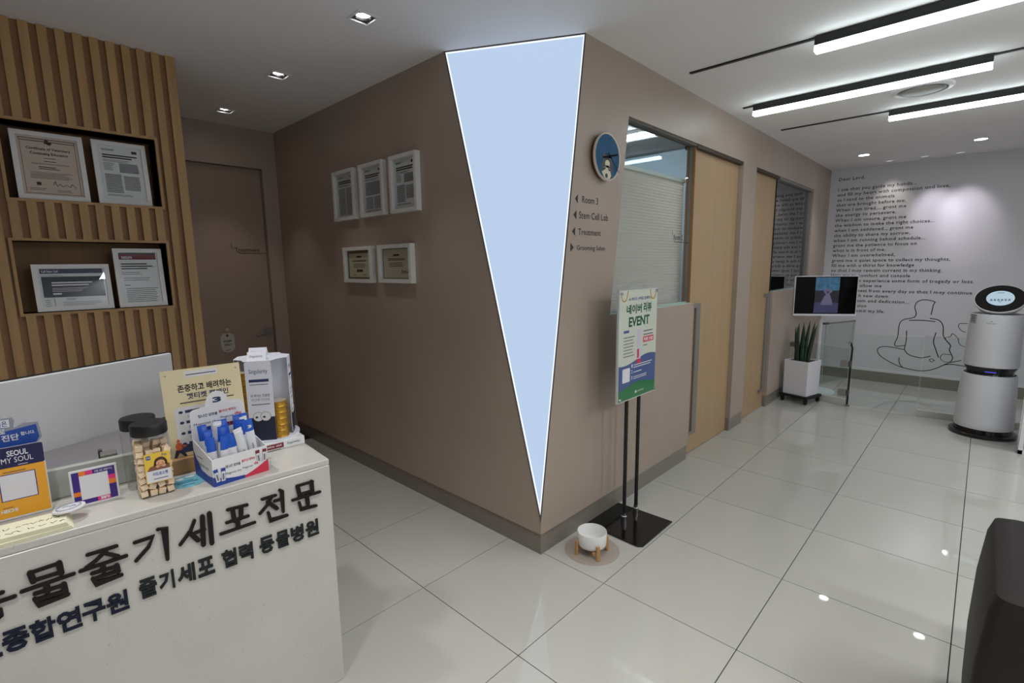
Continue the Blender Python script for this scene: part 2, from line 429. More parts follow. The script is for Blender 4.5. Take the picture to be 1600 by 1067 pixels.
def ring(Ta, Tb, o0, o1):
    g = G(); 
    for i in range(3):
        j = (i+1) % 3; p = [Ta[i], Ta[j], Tb[j], Tb[i]]
        k = len(g.v); g.v += [q+nrm*o0 for q in p] + [q+nrm*o1 for q in p]
        g.f += [tuple(k+x for x in f) for f in [(3, 2, 1, 0), (4, 5, 6, 7), (0, 1, 5, 4), (1, 2, 6, 5), (2, 3, 7, 6), (3, 0, 4, 7)]]
    return g
build('frame', ring(T0, T1, -.02, .004), DARKMET, wedge, label='thin dark metal edging')
build('edge_strip', ring(T1, T2, -.01, .0005), PANELEDGE, wedge, label='brighter white rim of light')

# window 1, blind, room behind
w1 = struct('window_1', G(FC).prism([(.60, 1.193), (1.66, 1.193), (1.66, 2.27), (.745, 2.27)], -.052, -.042), GLASS)
build('window_frame', G(FC).box(1.66, 1.672, 1.19, 2.285, -.058, -.042), mat('window_grey', (138, 146, 150), .5), w1)
build('window_head', G(FC).box(.74, 1.672, 2.27, 2.2845, -.06, -.01), mat('window_head', (92, 88, 82), .7), w1)
build('glass_edge', G(FC).box(.575, 1.665, 1.19, 1.1945, -.03, -.001).box(.575, 1.665, 1.19, 1.201, -.056, -.04), GLASSEDGE, w1)
lt = G(FC); lt.text('Room 2', 1.424, 1.56, 1.632, 1.668, c=-.0405, bold=.01)
lt.stroke([(1.665, 1.617), (1.45, 1.619), (1.43, 1.627)], .004, -.0412, -.0405); lt.stroke([(1.405, 1.66), (1.40, 1.69)], .003, -.0412, -.0405)
build('lettering', lt, INK, w1)
BL = thing('window_blind', 'pleated cream blind drawn up behind the glass beside the clock', 'blind', (-.47, 1.2, 2.06))
g = G(); zz = [2.04-.0095*k for k in range(94)]
for k in range(93):
    xa, xb = (-.474, -.470)[::1 if k % 2 else -1]
    g.add([(xa, .60, zz[k]), (xa, 1.70, zz[k]), (xb, 1.70, zz[k+1]), (xb, .60, zz[k+1])], [(0, 1, 2, 3)])
bmat = mat('blind_fabric', (224, 215, 202), .85); nt = bmat.node_tree
tr = nt.nodes.new('ShaderNodeBsdfTranslucent'); tr.inputs[0].default_value = lin((224, 215, 202)) + (1,); mxs = nt.nodes.new('ShaderNodeMixShader'); mxs.inputs[0].default_value = .45
nt.links.new(nt.nodes['Principled BSDF'].outputs[0], mxs.inputs[1]); nt.links.new(tr.outputs[0], mxs.inputs[2]); nt.links.new(mxs.outputs[0], nt.nodes['Material Output'].inputs[0])
build('pleat', g, bmat, BL, kind='stuff')
build('head_rail', G(FC).box(.62, 1.70, 2.04, 2.062, -.13, -.10), mat('blind_rail', (196, 206, 200), .4), BL)
INW = mat('inner_wall_paint', (186, 206, 220), .7)
struct('wall_inner_back', G().box(-2.7, -2.6, .08, 5.6, 0, 2.5), INW)
struct('wall_inner_side', G().box(-2.6, -.47, 2.70, 2.78, 0, 2.5), INW)
struct('wall_inner_near', G().box(-2.6, -.47, .345, .36, 0, 2.5), INW)
struct('wall_inner_far', G().box(-2.6, -.47, 5.5, 5.6, 0, 2.5), mat('dim_wall', (90, 90, 88), .7))
struct('ceiling_inner', G().box(-2.6, -.47, .345, 5.6, 2.5, 2.52), mat('inner_ceiling', (150, 150, 150), .9))
ib = thing('light_bar', 'white light bar on the ceiling of the room behind the blind', 'light', (-1.2, 1.8, 2.5))
build('housing', G().box(-1.95, -.75, 1.77, 1.82, 2.47, 2.5), WHITE, ib); build('diffuser', G().box(-1.95, -.75, 1.77, 1.82, 2.44, 2.47), emis('inner_led', (236, 250, 255), 24), ib)

# sliding doors and second window
def pull(par, a0, a1, z0, z1, w):
    g = G(FC).prism([(a0, z0), (a1, z0), (a1, z1), (a0, z1), (a0, z1-w*.4), (a1-w, z1-w*.4), (a1-w, z0+w*.4), (a0, z0+w*.4)], -.0395, -.022)
    build('door_handle', g, STEEL, par, bevel=.002, label='long grey metal pull')
d2 = build('door_2', G(FC).box(1.672, 2.553, .006, 2.262, -.078, -.04), DOORWOOD, kind='structure'); pull(d2, 1.70, 1.882, .157, 1.173, .075)
struct('trim_2', G(FC).box(1.672, 2.555, 2.262, 2.285, -.1, -.006), mat('dark_brown_trim', (62, 48, 40), .6))
struct('trim_3', G(FC).box(1.664, 1.674, .0, 2.285, -.079, -.018), mat('oak_edge', (150, 112, 72), .5))
d3 = build('door_3', G(FC).box(2.872, 3.56, .006, 2.262, -.078, -.04), DOORWOOD, kind='structure')
pull(d3, 3.40, 3.555, .17, 1.165, .075)
struct('trim_4', G(FC).box(2.872, 3.56, 2.262, 2.285, -.1, -.006), MATS['dark_brown_trim'])
struct('trim_5', G(FC).box(3.56, 3.566, 1.18, 2.262, -.08, -.03), BLACKM)
w2 = struct('window_2', G(FC).box(3.566, 4.80, 1.184, 2.262, -.056, -.044), glass('mirror_like_glass', (.80, .84, .82), 7))
build('window_frame', G(FC).box(4.80, 4.83, 1.18, 2.285, -.09, -.01).box(3.56, 4.80, 2.262, 2.285, -.06, -.01), STEEL, w2)
build('glass_edge', G(FC).box(3.56, 4.80, 1.18, 1.187, -.06, -.004), GLASSEDGE, w2)

# ------------------------------------------------------------------ writing on the walls
sg = G(FC)
for tip, y0, zc, dr in ((.246, .268, 1.801, -1), (.233, .257, 1.722, -1), (.222, .246, 1.640, -1), (.235, .210, 1.561, 1)):
    sg.prism([(tip, zc), (y0, zc+.021), (y0, zc-.021)], 0, .0015)
for s_, a0, a1, z0, z1 in (('Room 3', .305, .448, 1.785, 1.819), ('Stem Cell Lɑb', .279, .546, 1.706, 1.741), ('Treɑtment', .272, .478, 1.625, 1.656), ('Grooming Sɑlon', .263, .520, 1.541, 1.573)):
    sg.text(s_, a0, a1, z0, z1, c=.001, bold=.006, res=3)
build('direction_lettering', sg, INK, bpy.data.objects['wall_window'])
VERSE = ["Dear Lord,", None, "I ask that you guide my hands...", "and fill my heart with compassion and love,", "as I tend to the animals", "that are brought before me.",
 "When I am tired.... grant me", "the energy to persevere.", "When I am unsure, grant me", "the wisdom to make the right choices...", "when I am saddened... grant me",
 "the ability to share my sorrow,", "when I am running behind schedule...", "grant me the patience to focus on", "what is in front of me.", "When I am overwhelmed,",
 "grant me a quiet space to collect my thoughts,", "fill me with a thirst for knowledge", "so that I may remain current in my thinking.", "Help me to comfort and console",
 "all those who experience some form of tragedy or loss.", "Finally, Lord allow me", "to offer the best from every day so that I may continue", "and with each new dawn", "with enthusiasm and dedication...", "with compassion", "as I now commit my life."]
WB = bpy.data.objects['wall_back']
struct('trim_6', G(FB).box(-.36, 3.6, .125, .152, 0, .014), mat('white_lip', (216, 216, 214), .4))
for i, s_ in enumerate(VERSE):
    if s_ is None: continue
    z = 2.462 - .0617*i + (.0 if i else 0)
    build('text_line', G(FB).text(s_.replace('a', 'ɑ'), -.275, None, z-.012, size=.053, c=.0012, bold=.016, track=1.125, res=2), INK, WB)
DRAW = [[[0.602,0.812],[0.614,0.858],[0.595,0.935],[0.615,0.996],[0.674,1.021],[0.765,1.002],[0.758,0.965],[0.748,0.854]],[[0.605,0.817],[0.562,0.798],[0.502,0.778],[0.47,0.723],[0.465,0.573],[0.444,0.49],[0.462,0.457],[0.537,0.474]],[[0.556,0.775],[0.669,0.783],[0.789,0.775]],[[0.743,0.81],[0.821,0.793],[0.863,0.73],[0.879,0.61],[0.945,0.518],[0.942,0.462],[0.977,0.378],[0.965,0.332]],[[0.543,0.649],[0.549,0.535],[0.54,0.43]],[[0.809,0.648],[0.796,0.547],[0.826,0.45],[0.856,0.368]],[[0.54,0.43],[0.581,0.372],[0.672,0.346],[0.724,0.348],[0.782,0.373]],[[0.541,0.423],[0.449,0.437],[0.336,0.441],[0.283,0.398],[0.318,0.323],[0.427,0.253],[0.541,0.209],[0.686,0.189],[0.788,0.208],[0.869,0.253],[0.913,0.286],[0.981,0.301],[1.094,0.294]],[[0.499,0.321],[0.51,0.252],[0.541,0.214]],[[0.9,0.28],[0.963,0.321],[1.049,0.354]],[[0.955,0.409],[0.889,0.408],[0.874,0.355],[0.922,0.32],[0.969,0.337]],[[0.945,0.518],[0.908,0.565],[0.896,0.601],[0.936,0.615],[0.952,0.65],[1.002,0.6],[1.015,0.547],[1.05,0.517],[1.081,0.516]],[[1.065,0.773],[1.002,0.768],[0.995,0.729],[1.026,0.688],[1.059,0.676]],[[0.777,0.332],[0.802,0.346],[0.816,0.325],[0.797,0.307],[0.777,0.332]],[[0.816,0.325],[0.832,0.327]]]
def spline(P, n=6):
    out = []
    for i in range(len(P)-1):
        p0 = P[max(i-1, 0)]; p1 = P[i]; p2 = P[i+1]; p3 = P[min(i+2, len(P)-1)]
        for k in range(n):
            t = k/n
            out.append(tuple(.5*(2*b + (c-a)*t + (2*a-5*b+4*c-d_)*t*t + (3*b-a-3*c+d_)*t**3) for a, b, c, d_ in zip(p0, p1, p2, p3)))
    return out + [tuple(P[-1])]
dg = G(FB)
for i, s_ in enumerate(DRAW): dg.stroke(spline(s_), .009 if i < 10 else .006, .0004, .0012)
build('line_drawing', dg, INK, WB, label='black line drawing of a seated figure from behind with pets')

# ------------------------------------------------------------------ ceiling fixtures
for i, (t0_, x0, x1, y, lab) in enumerate(((-.22, .43, 1.67, 1.185, 'black track light bar cut off by the top right corner of the picture'),
        (-.235, -.16, 1.08, 2.118, 'black track light bar, middle of three, in front of the round vent'),
        (-.222, .52, 1.76, 2.992, 'black track light bar farthest back, nearest the wall of writing'))):
    r = thing('light_bar', lab, 'light', ((x0+x1)/2, y, H), 'track light bars on the waiting room ceiling')
    build('track', G().box(t0_, 3.2, y-.011, y+.011, H-.008, H-.0005), BLACKM, r, label='slim black recessed track')
    build('housing', G().box(x0, x1, y-.026, y+.026, H-.046, H-.004), BLACKM, r)
    build('diffuser', G().box(x0+.001, x1-.001, y-.025, y+.025, H-.074, H-.0465), LED, r, label='glowing white diffuser')
v = thing('ceiling_vent', 'round white ceiling vent with concentric rings behind the middle light bar', 'vent', (.743, 2.535, H))
FV = Fr((.743, 2.535, H), (1, 0, 0), (0, -1, 0))
build('ring', G(FV).lathe([(.165, 0), (.16, .012), (.135, .018), (.13, .004)], n=48, close=False), WHITE, v, smooth=True)
build('inner_ring', G(FV).lathe([(.128, 0), (.122, .014), (.108, .016), (.10, .004)], n=48, close=False), mat('vent_gap_shade', (110, 108, 104), .5), v, smooth=True)  # darker grey puts the shade of the gaps into this ring's colour
build('cap', G(FV).lathe([(.104, .0), (.104, .018), (.095, .022), (.001, .022)], n=48), mat('vent_cap', (150, 148, 140), .5), v, smooth=True)
names = ['nearest the glowing wedge', 'in the middle of the corridor row', 'nearest the corridor door']
for (x, y), nm in zip(DL, names):
    r = thing('downlight', 'small square recessed downlight ' + nm, 'light', (x, y, H), 'square downlights over the corridor')
    f = Fr((x, y, H), (1, 0, 0), (0, -1, 0))
    build('trim_ring', G(f).box(-.055, .055, -.055, -.044, -.003, .004).box(-.055, .055, .044, .055, -.003, .004).box(-.055, -.044, -.044, .044, -.003, .004).box(.044, .055, -.044, .044, -.003, .004), WHITE, r, bevel=.001)
    build('housing', G(f).box(-.047, .047, -.047, -.045, -.06, 0).box(-.047, .047, .045, .047, -.06, 0).box(-.047, -.045, -.045, .045, -.06, 0).box(.045, .047, -.045, .045, -.06, 0).box(-.047, .047, -.047, .047, -.064, -.06), mat('can_grey', (90, 86, 84), .5), r)
    build('lamp_ring', G(f).lathe([(.036, -.03), (.038, -.01), (.034, -.004), (.03, -.012)], n=24, close=False), CHROME, r, smooth=True)
    build('bulb', G(f).lathe([(.029, -.03), (.029, -.014), (.02, -.009), (.001, -.008)], n=24), BULB, r, smooth=True)
    lamp('downlight_beam', 'SPOT', (x, y, H-.03), 7, (1, .93, .86), size=.03, spot=70)
for x, y, lab, on, nm in ((.099, 4.759, 'round glowing downlight on the left in front of the wall of writing', 1, ''), (1.007, 4.733, 'round glowing downlight on the right in front of the wall of writing', 1, ''),
        (.249, 5.353, 'small unlit looking ceiling spot nearest the writing, leftmost of three', 0, ''), (.557, 5.341, 'small ceiling spot nearest the writing, middle of three', 0, ''), (.841, 5.372, 'small ceiling spot nearest the writing, rightmost of three', 0, '')):
    R_ = .05 if on else .035
    r = thing('downlight', lab, 'light', (x, y, H), 'round downlights before the wall of writing' if on else 'small wall washing spots')
    f = Fr((x, y, H), (1, 0, 0), (0, -1, 0))
    build('trim_ring', G(f).lathe([(R_+.012, 0), (R_+.01, .004), (R_, .005), (R_-.004, .001)], n=28, close=False), WHITE, r, smooth=True)
    build('bulb', G(f).lathe([(R_-.002, -.002), (R_-.004, .003), (.001, .004)], n=28), BULB if on else emis('spot_face', (225, 222, 226), .55), r, smooth=True)
    if on: lamp('downlight_beam', 'SPOT', (x, y, H-.03), 22, (.95, .93, 1), size=.05, spot=100, blend=1)
lamp('spot_beam', 'SPOT', (.60, 5.10, H-.02), 20, (.93, .87, 1), target=(.69, 5.6, 1.96), size=.04, spot=46, blend=1)
lamp('spot_beam', 'SPOT', (.86, 5.10, H-.02), 20, (.93, .87, 1), target=(.95, 5.6, 1.94), size=.04, spot=46, blend=1)
lamp('spot_beam', 'SPOT', (.249, 5.353, H-.02), 5, (1, .93, .84), target=(.28, 5.6, 2.1), size=.03, spot=60, blend=1)

# ------------------------------------------------------------------ picture frames
def frame(fr, a0, a1, b0, b1, bw, dp, label, group, page, pc=PAPER, mount=None, root=None):
    r = thing('picture_frame', label, 'picture', tuple(fr.pt((a0+a1)/2, b0, 0)), group)
    g = G(fr).box(a0, a1, b0, b0+bw, 0, dp).box(a0, a1, b1-bw, b1, 0, dp).box(a0, a0+bw, b0+bw, b1-bw, 0, dp).box(a1-bw, a1, b0+bw, b1-bw, 0, dp)
    build('frame', g, FRAMEW, r)
    bk = build('backing', G(fr).box(a0+bw*.8, a1-bw*.8, b0+bw*.8, b1-bw*.8, .002, .010), mount or pc, r)
    page(bk, fr.sub((a0+a1)/2, (b0+b1)/2, .0102), (a1-a0)/2-bw, (b1-b0)/2-bw)
    build('glass_pane', G(fr).box(a0+bw*.9, a1-bw*.9, b0+bw*.9, b1-bw*.9, dp*.6, dp*.6+.002), GLASS, r)
    return r
def paper_page(k):
    def f(r, fr, w, h):
        g = G(fr).lines(-w*.8, -w*.2, h*.82, h*.9, 2); g.lines(-w*.8, w*.85, h*.55, h*.72, 2, fill=.6); g.quad(w*.55, w*.8, h*.78, h*.88)
        build('print', g, INK, r)
        g = G(fr).lines(-w*.8, w*.6, h*.42, h*.52, 2)
        if k == 0: g.lines(-w*.8, -.04*w, -h*.88, h*.36, 22, rag=.05, fill=.6).lines(.04*w, w*.8, -h*.88, h*.36, 22, rag=.05, fill=.6)
        elif k == 1: g.lines(-w*.8, w*.8, -h*.2, h*.36, 10, rag=.05, fill=.7).lines(-w*.8, -.04*w, -h*.8, -h*.28, 9, rag=.05, fill=.6).lines(.04*w, w*.8, -h*.8, -h*.28, 9, rag=.05, fill=.6).lines(-w*.8, w*.8, -h*.92, -h*.84, 2)
        else: g.lines(-w*.8, -w*.3, h*.1, h*.4, 6, fill=.4).lines(-w*.1, w*.8, h*.05, h*.4, 8, rag=.05, fill=.75).lines(-w*.8, -.04*w, -h*.72, -h*.02, 12, rag=.05, fill=.65).lines(.04*w, w*.8, -h*.6, -h*.06, 10, rag=.05, fill=.65).lines(-w*.8, w*.5, -h*.84, -h*.76, 2)
        build('print', g, GREYINK, r)
    return f
def cert_page(k):
    CR = mat('cream_paper', (206, 196, 172), .6)
    def f(r, fr, w, h):
        if k == 0: pg = build('certificate', G(fr).box(-w*.86, w*.86, -h*.86, h*.8, 0, .002), CR, r)
        else: pg = build('certificate', G(fr).box(-w*.92, w*.92, -h*.92, h*.92, 0, .002), mat('buff_paper', (196, 186, 166), .6), r)
        g = G(fr.sub(0, 0, .0022)); g.lines(-w*.2, w*.2, h*.5, h*.66, 1, rag=0, fill=.7); g.lines(-w*.6, w*.6, h*.22, h*.38, 2, rag=.1); g.lines(-w*.5, w*.5, -h*.2, h*.12, 4, rag=.1, fill=.3)
        if k == 0:
            for q in (-.17, .0, .17): g.poly([(q*w-.012, -h*.5), (q*w+.012, -h*.5), (q*w+.014, -h*.36), (q*w, -h*.3), (q*w-.012, -h*.36)])
            g.lines(-w*.6, -w*.3, -h*.72, -h*.64, 1); g.lines(w*.2, w*.6, -h*.72, -h*.64, 1)
        else:
            g.stroke(spline([(w*.3, -h*.62), (w*.38, -h*.4), (w*.42, -h*.62), (w*.5, -h*.46), (w*.54, -h*.62), (w*.62, -h*.46), (w*.66, -h*.6), (w*.8, -h*.5)], 4), .004, 0, .0004)
        build('print', g, INK, r)
    return f
GF = 'white frames on the brown corridor wall'
for k, (a0, a1, b0, b1, lab) in enumerate(((-2.24, -1.955, 1.798, 2.131, 'tall white frame with a two column article, leftmost in upper row on corridor wall'), (-1.884, -1.605, 1.80, 2.131, 'tall white frame with an article, middle of upper row on corridor wall'), (-1.527, -1.255, 1.798, 2.130, 'tall white frame with an article, upper row, nearest the glowing wedge'))):
    frame(FL, a0, a1, b0, b1, .022, .035, lab, GF, paper_page(k))
frame(FL, -2.152, -1.785, 1.371, 1.613, .024, .035, 'white frame with cream certificate on a brown mount, lower row left', GF, cert_page(0), mount=mat('brown_mount', (112, 90, 62), .6))
frame(FL, -1.702, -1.34, 1.3755, 1.614, .024, .035, 'white frame with buff signed certificate, lower row nearest the glowing wedge', GF, cert_page(1), mount=mat('tan_mount', (150, 136, 112), .6))
# frames standing in the niches (lean back)
def nf(y0, y1, z0, h, lean):
    c, s_ = math.cos(lean), math.sin(lean)
    return Fr((-2.07-.045, y0, z0), (0, 1, 0), (-s_, 0, c)), y1-y0, h
MAROON = mat('maroon_print', (122, 40, 50), .6); NAVYP = mat('navy_print', (40, 52, 92), .6); SLATEP = mat('slate_print', (56, 62, 76), .6); PINKP = mat('pinkish_paper', (206, 186, 172), .6); BROWNP = mat('brown_print', (110, 84, 74), .6)
def cert_vet(r, fr, w, h):
    g = G(fr); 
    for k in (.0, .035): g.box(-w+.006+k*.1, w-.006-k*.1, h-.013-k*.3, h-.009-k*.3, 0, .0006)
    for a in (-w+.010, w-.0125): g.box(a, a+.002, -h+.008, h-.012, 0, .0005)
    g.box(-w+.008, w-.008, -h+.008, -h+.010, 0, .0005); build('border', g, BROWNP, r)
    g = G(fr); g.text('Certificate of Veterinary', -w*.72, w*.72, h*.52, h*.64, bold=.02); g.text('Continuing Education', -w*.62, w*.62, h*.36, h*.48, bold=.02)
    g.stroke([(-.012, h*.78), (0, h*.9), (.006, h*.74)], .004, 0, .0005); g.ell(.004, h*.8, .01, .008); g.ell(-.006, h*.84, .006, .009)
    g.lines(-w*.2, w*.2, h*.27, h*.31, 1, rag=0); g.lines(-w*.2, w*.2, h*.16, h*.21, 1, rag=0); g.lines(-w*.62, w*.62, h*.06, h*.12, 2, rag=.05, fill=.3); g.lines(-w*.4, w*.3, -h*.1, h*.02, 2); g.lines(-w*.7, w*.7, -h*.42, -h*.18, 5, rag=.2, fill=.3)
    g.quad(-w*.55, -w*.4, -h*.66, -h*.55); g.lines(-w*.78, -w*.25, -h*.82, -h*.72, 2, fill=.3); g.lines(w*.1, w*.7, -h*.86, -h*.76, 3, fill=.3)
    g.stroke(spline([(w*.0, -h*.62), (w*.06, -h*.5), (w*.12, -h*.66), (w*.22, -h*.58), (w*.3, -h*.66), (w*.42, -h*.6), (w*.56, -h*.66), (w*.62, -h*.56), (w*.75, -h*.68)], 4), .0025, 0, .0005)
    build('print', g, INK, r)
def cert_paper(r, fr, w, h):
    paper_page(2)(r, fr, w, h)
def cell_page(r, fr, w, h):
    build('banner', G(fr).box(-w*.94, w*.94, h*.74, h*.98, 0, .0005), NAVYP, r); build('block', G(fr).box(-w*.92, w*.94, -h*.5, h*.58, 0, .0005), SLATEP, r)
    g = G(fr); g.text('Cell Stem Cell', -w*.9, -w*.42, h*.8, h*.92, c=.001, bold=.02); g.lines(-w*.65, w*.6, h*.1, h*.36, 2, c=.001, fill=.5, rag=.15); g.lines(-w*.65, w*.5, -h*.2, h*.04, 3, c=.001, fill=.25); g.quad(-w*.65, -w*.4, -h*.36, -h*.28, .001)
    build('print', g, PAPER, r)
    g = G(fr); g.text('Highlights', -w*.28, w*.02, -h*.68, -h*.55, bold=.01); g.lines(-w*.4, w*.9, -h*.95, -h*.72, 3, fill=.3); g.lines(-w*.9, -w*.75, -h*.95, -h*.55, 4, fill=.3, rag=.1); g.quad(-w*.64, -w*.62, -h*.95, -h*.55); g.lines(-w*.9, -w*.1, h*.62, h*.68, 1, fill=.5)
    build('print', g, GREYINK, r)
def nature_page(r, fr, w, h):
    build('banner', G(fr).box(-w*.96, w*.92, h*.72, h*.96, 0, .0005), MAROON, r); build('banner', G(fr).box(-w*.96, w*.92, h*.92, h*.985, .0005, .001), INK, r)
    g = G(fr); g.text('nature', -w*.82, -w*.3, h*.75, h*.87, c=.001, bold=.02); build('print', g, PAPER, r)
    g = G(fr); g.lines(-w*.9, w*.75, h*.34, h*.62, 3, fill=.5); g.lines(-w*.9, w*.3, h*.14, h*.28, 2, fill=.25); g.lines(-w*.85, w*.6, -h*.1, h*.06, 2, fill=.25); g.lines(-w*.85, -w*.55, -h*.3, -h*.24, 1); g.lines(-w*.8, w*.85, -h*.95, -h*.36, 8, fill=.3, rag=.1)
    build('print', g, INK, r)
for (y0, y1, z0, h, lean, lab, pg, pc, bw) in (
    (-1.668, -1.412, 1.810, .312, .10, 'white framed certificate on pinkish paper, upper niche, left', cert_vet, PINKP, .020),
    (-1.378, -1.158, 1.810, .312, .10, 'white framed research paper with grey text blocks, upper niche, right', cert_paper, PAPER, .020),
    (-1.665, -1.375, 1.283, .225, .10, 'wide white frame with navy and slate printed banner, lower niche, left', cell_page, PAPER, .020),
    (-1.352, -1.142, 1.283, .305, .08, 'tall white frame with maroon banner at the top, lower niche, right', nature_page, PAPER, .020)):
    f, w_, h_ = nf(y0, y1, z0, h, lean)
    frame(f, 0, w_, 0, h_, bw, .018, lab, 'white frames standing in the wooden wall niches', pg, pc)

# wall clock
ck = thing('wall_clock', 'round wall clock with a blue face and cartoon dog head', 'clock', (-.36, .484, 2.027))
fk = FC.sub(.484, 2.027)
build('case', G(fk).lathe([(.105, 0), (.112, .004), (.112, .026), (.05, .027), (.001, .027)], n=48), mat('clock_case', (74, 52, 44), .5), ck, smooth=True)
build('rim', G(fk).lathe([(.112, .020), (.119, .022), (.1208, .030), (.118, .036), (.114, .034), (.112, .028)], n=56, close=False), mat('clock_rim', (224, 212, 200), .4), ck, smooth=True)
face = build('face', G(fk).disc(0, 0, .1145, .027, .031, 56), mat('clock_blue', (34, 84, 122), .6, noise=(20, .12), spec=.2), ck)
P5 = lambda x, y: ((x-350)/215*.114, -(y-540)/425*.114)
g = G(fk); g.poly([P5(*p) for p in [(265, 480), (300, 470), (330, 530), (390, 540), (430, 600), (455, 700), (425, 940), (330, 955), (255, 860), (240, 760), (270, 620)]][::-1], .0315)
build('dog_head', g, mat('dog_dark', (58, 50, 58), .5), face)
g = G(fk); g.ell(*P5(350, 670), .022, .020, .032); g.poly([P5(*p) for p in [(325, 700), (375, 700), (400, 790), (420, 880), (395, 945), (335, 958), (290, 930), (250, 830), (300, 790)]][::-1], .032)
build('dog_muzzle', g, mat('dog_cream', (206, 200, 172), .5), face)
build('dog_nose', G(fk).ell(*P5(333, 892), .013, .0115, .0325), BLACKM, face)
for q in (P5(298, 745), P5(384, 762)): build('dog_eye_patch', G(fk).ell(*q, .0115, .0095, .0325), BLACKM, face)
for q in (P5(296, 742), P5(383, 758)): build('dog_eye', G(fk).ell(*q, .004, .003, .033), mat('dog_eye', (150, 180, 190), .3), face)
HAND = mat('hand_black', (8, 8, 9), .7, spec=.1)
g = G(fk); g.stroke([P5(285, 562), P5(510, 462)], .009, .036, .0375); build('clock_hand', g, HAND, ck)
g = G(fk); g.stroke([P5(345, 480), P5(400, 545)], .006, .0385, .0395); build('clock_hand', g, HAND, ck)
g = G(fk); g.stroke([P5(380, 540), P5(535, 792)], .003, .040, .041); g.disc(*P5(380, 535), .006, .033, .043, 12); build('second_hand', g, HAND, ck)
# staff tag on the corridor door
ft = FE.sub(-.512, .80, -.0445)
tgk = thing('door_tag', 'white STAFF ONLY tag hanging on the brown corridor door', 'sign', tuple(ft.O))
build('plate', G(ft).prism(rr(-.052, .052, 0, .158, .045), 0, .004), mat('tag_white', (198, 196, 184), .5), tgk)
g = G(ft); g.text('STAFF', -.03, .03, .082, .1, c=.0045, bold=.03); g.text('ONLY', -.027, .027, .052, .07, c=.0045, bold=.03); g.lines(-.02, .02, .015, .024, 1, c=.0045); g.disc(0, .138, .009, .004, .0046, 16); build('lettering', g, INK, tgk)
build('knob', G(ft).lathe([(.006, 0), (.006, .01), (.014, .012), (.014, .018), (.005, .02)], 0, .185, 16), mat('knob_beige', (190, 184, 150), .4), tgk, smooth=True)
build('hang_ring', G(ft).stroke([(0, .138), (0, .185)], .002, .004, .006), STEEL, tgk)

# ------------------------------------------------------------------ reception desk
desk = thing('reception_desk', 'white flecked stone reception desk with raised Korean lettering', 'desk', (-.394, -1.094, 0))
build('front_panel', G(FD).box(-2.4, 0, 0, TOP-.02, -.03, 0), STONE, desk, bevel=.003, seg=1)
build('counter', G(FT).box(-2.4, 0, 0, .256, TOP-.02, TOP), STONE, desk, bevel=.003)
build('side_panel', G(FT).box(-.03, 0, .03, .62, 0, TOP-.02), STONE, desk)
build('riser', G(FT).box(-2.4, -.19, .25, .268, TOP, .925), mat('riser_grey', (178, 184, 176), .4), desk, bevel=.003, seg=1)
build('work_surface', G(FT).box(-2.4, -.03, .268, 1.35, .70, .735), mat('desk_grey', (176, 177, 186), .4), desk)
GL = {
'mun':[[(-0.11,0.776),(-0.105,0.74)],[(-0.112,0.777),(-0.061,0.777)],[(-0.065,0.778),(-0.064,0.741)],[(-0.106,0.747),(-0.063,0.745)],[(-0.129,0.734),(-0.04,0.734)],[(-0.083,0.735),(-0.082,0.705)],[(-0.109,0.719),(-0.105,0.695),(-0.056,0.69)]],
'jeon':[[(-0.218,0.768),(-0.178,0.768)],[(-0.189,0.769),(-0.203,0.746),(-0.228,0.724)],[(-0.202,0.753),(-0.178,0.724)],[(-0.183,0.75),(-0.16,0.75)],[(-0.165,0.781),(-0.159,0.776),(-0.16,0.706)],[(-0.204,0.719),(-0.2,0.691),(-0.149,0.69)]],
'po':[[(-0.314,0.768),(-0.261,0.765)],[(-0.301,0.763),(-0.299,0.727)],[(-0.278,0.762),(-0.281,0.729)],[(-0.32,0.729),(-0.261,0.729)],[(-0.29,0.726),(-0.291,0.703)],[(-0.338,0.7),(-0.245,0.702)]],
'se':[[(-0.399,0.766),(-0.411,0.739),(-0.439,0.708)],[(-0.414,0.735),(-0.396,0.704)],[(-0.4,0.729),(-0.377,0.73)],[(-0.379,0.771),(-0.384,0.685)],[(-0.361,0.774),(-0.363,0.681)]],
'gi':[[(-0.538,0.755),(-0.497,0.756),(-0.51,0.731),(-0.54,0.703)],[(-0.485,0.772),(-0.47,0.77),(-0.472,0.678)]],
'jul':[[(-0.634,0.761),(-0.576,0.761)],[(-0.597,0.757),(-0.62,0.739),(-0.641,0.728)],[(-0.606,0.755),(-0.575,0.732)],[(-0.652,0.724),(-0.559,0.726)],[(-0.608,0.723),(-0.608,0.705)],[(-0.631,0.708),(-0.58,0.706)],[(-0.581,0.708),(-0.58,0.691)],[(-0.63,0.692),(-0.58,0.693)],[(-0.631,0.694),(-0.626,0.677),(-0.574,0.678)]],
'mul':[[(-0.74,0.76),(-0.737,0.736)],[(-0.741,0.76),(-0.686,0.762)],[(-0.688,0.763),(-0.687,0.735)],[(-0.738,0.738),(-0.687,0.738)],[(-0.759,0.72),(-0.665,0.723)],[(-0.716,0.72),(-0.716,0.699)],[(-0.738,0.704),(-0.686,0.702)],[(-0.686,0.704),(-0.685,0.683)],[(-0.739,0.689),(-0.685,0.685)],[(-0.74,0.692),(-0.734,0.673),(-0.681,0.674)]],
'dong':[[(-0.842,0.762),(-0.80,0.762)],[(-0.84,0.762),(-0.838,0.734)],[(-0.84,0.734),(-0.79,0.733)],[(-0.815,0.73),(-0.815,0.713)],[(-0.863,0.711),(-0.772,0.714)],[(-0.84,0.691),(-0.830,0.702),(-0.812,0.702),(-0.799,0.692),(-0.799,0.678),(-0.812,0.669),(-0.830,0.670),(-0.84,0.682),(-0.84,0.691)]]}
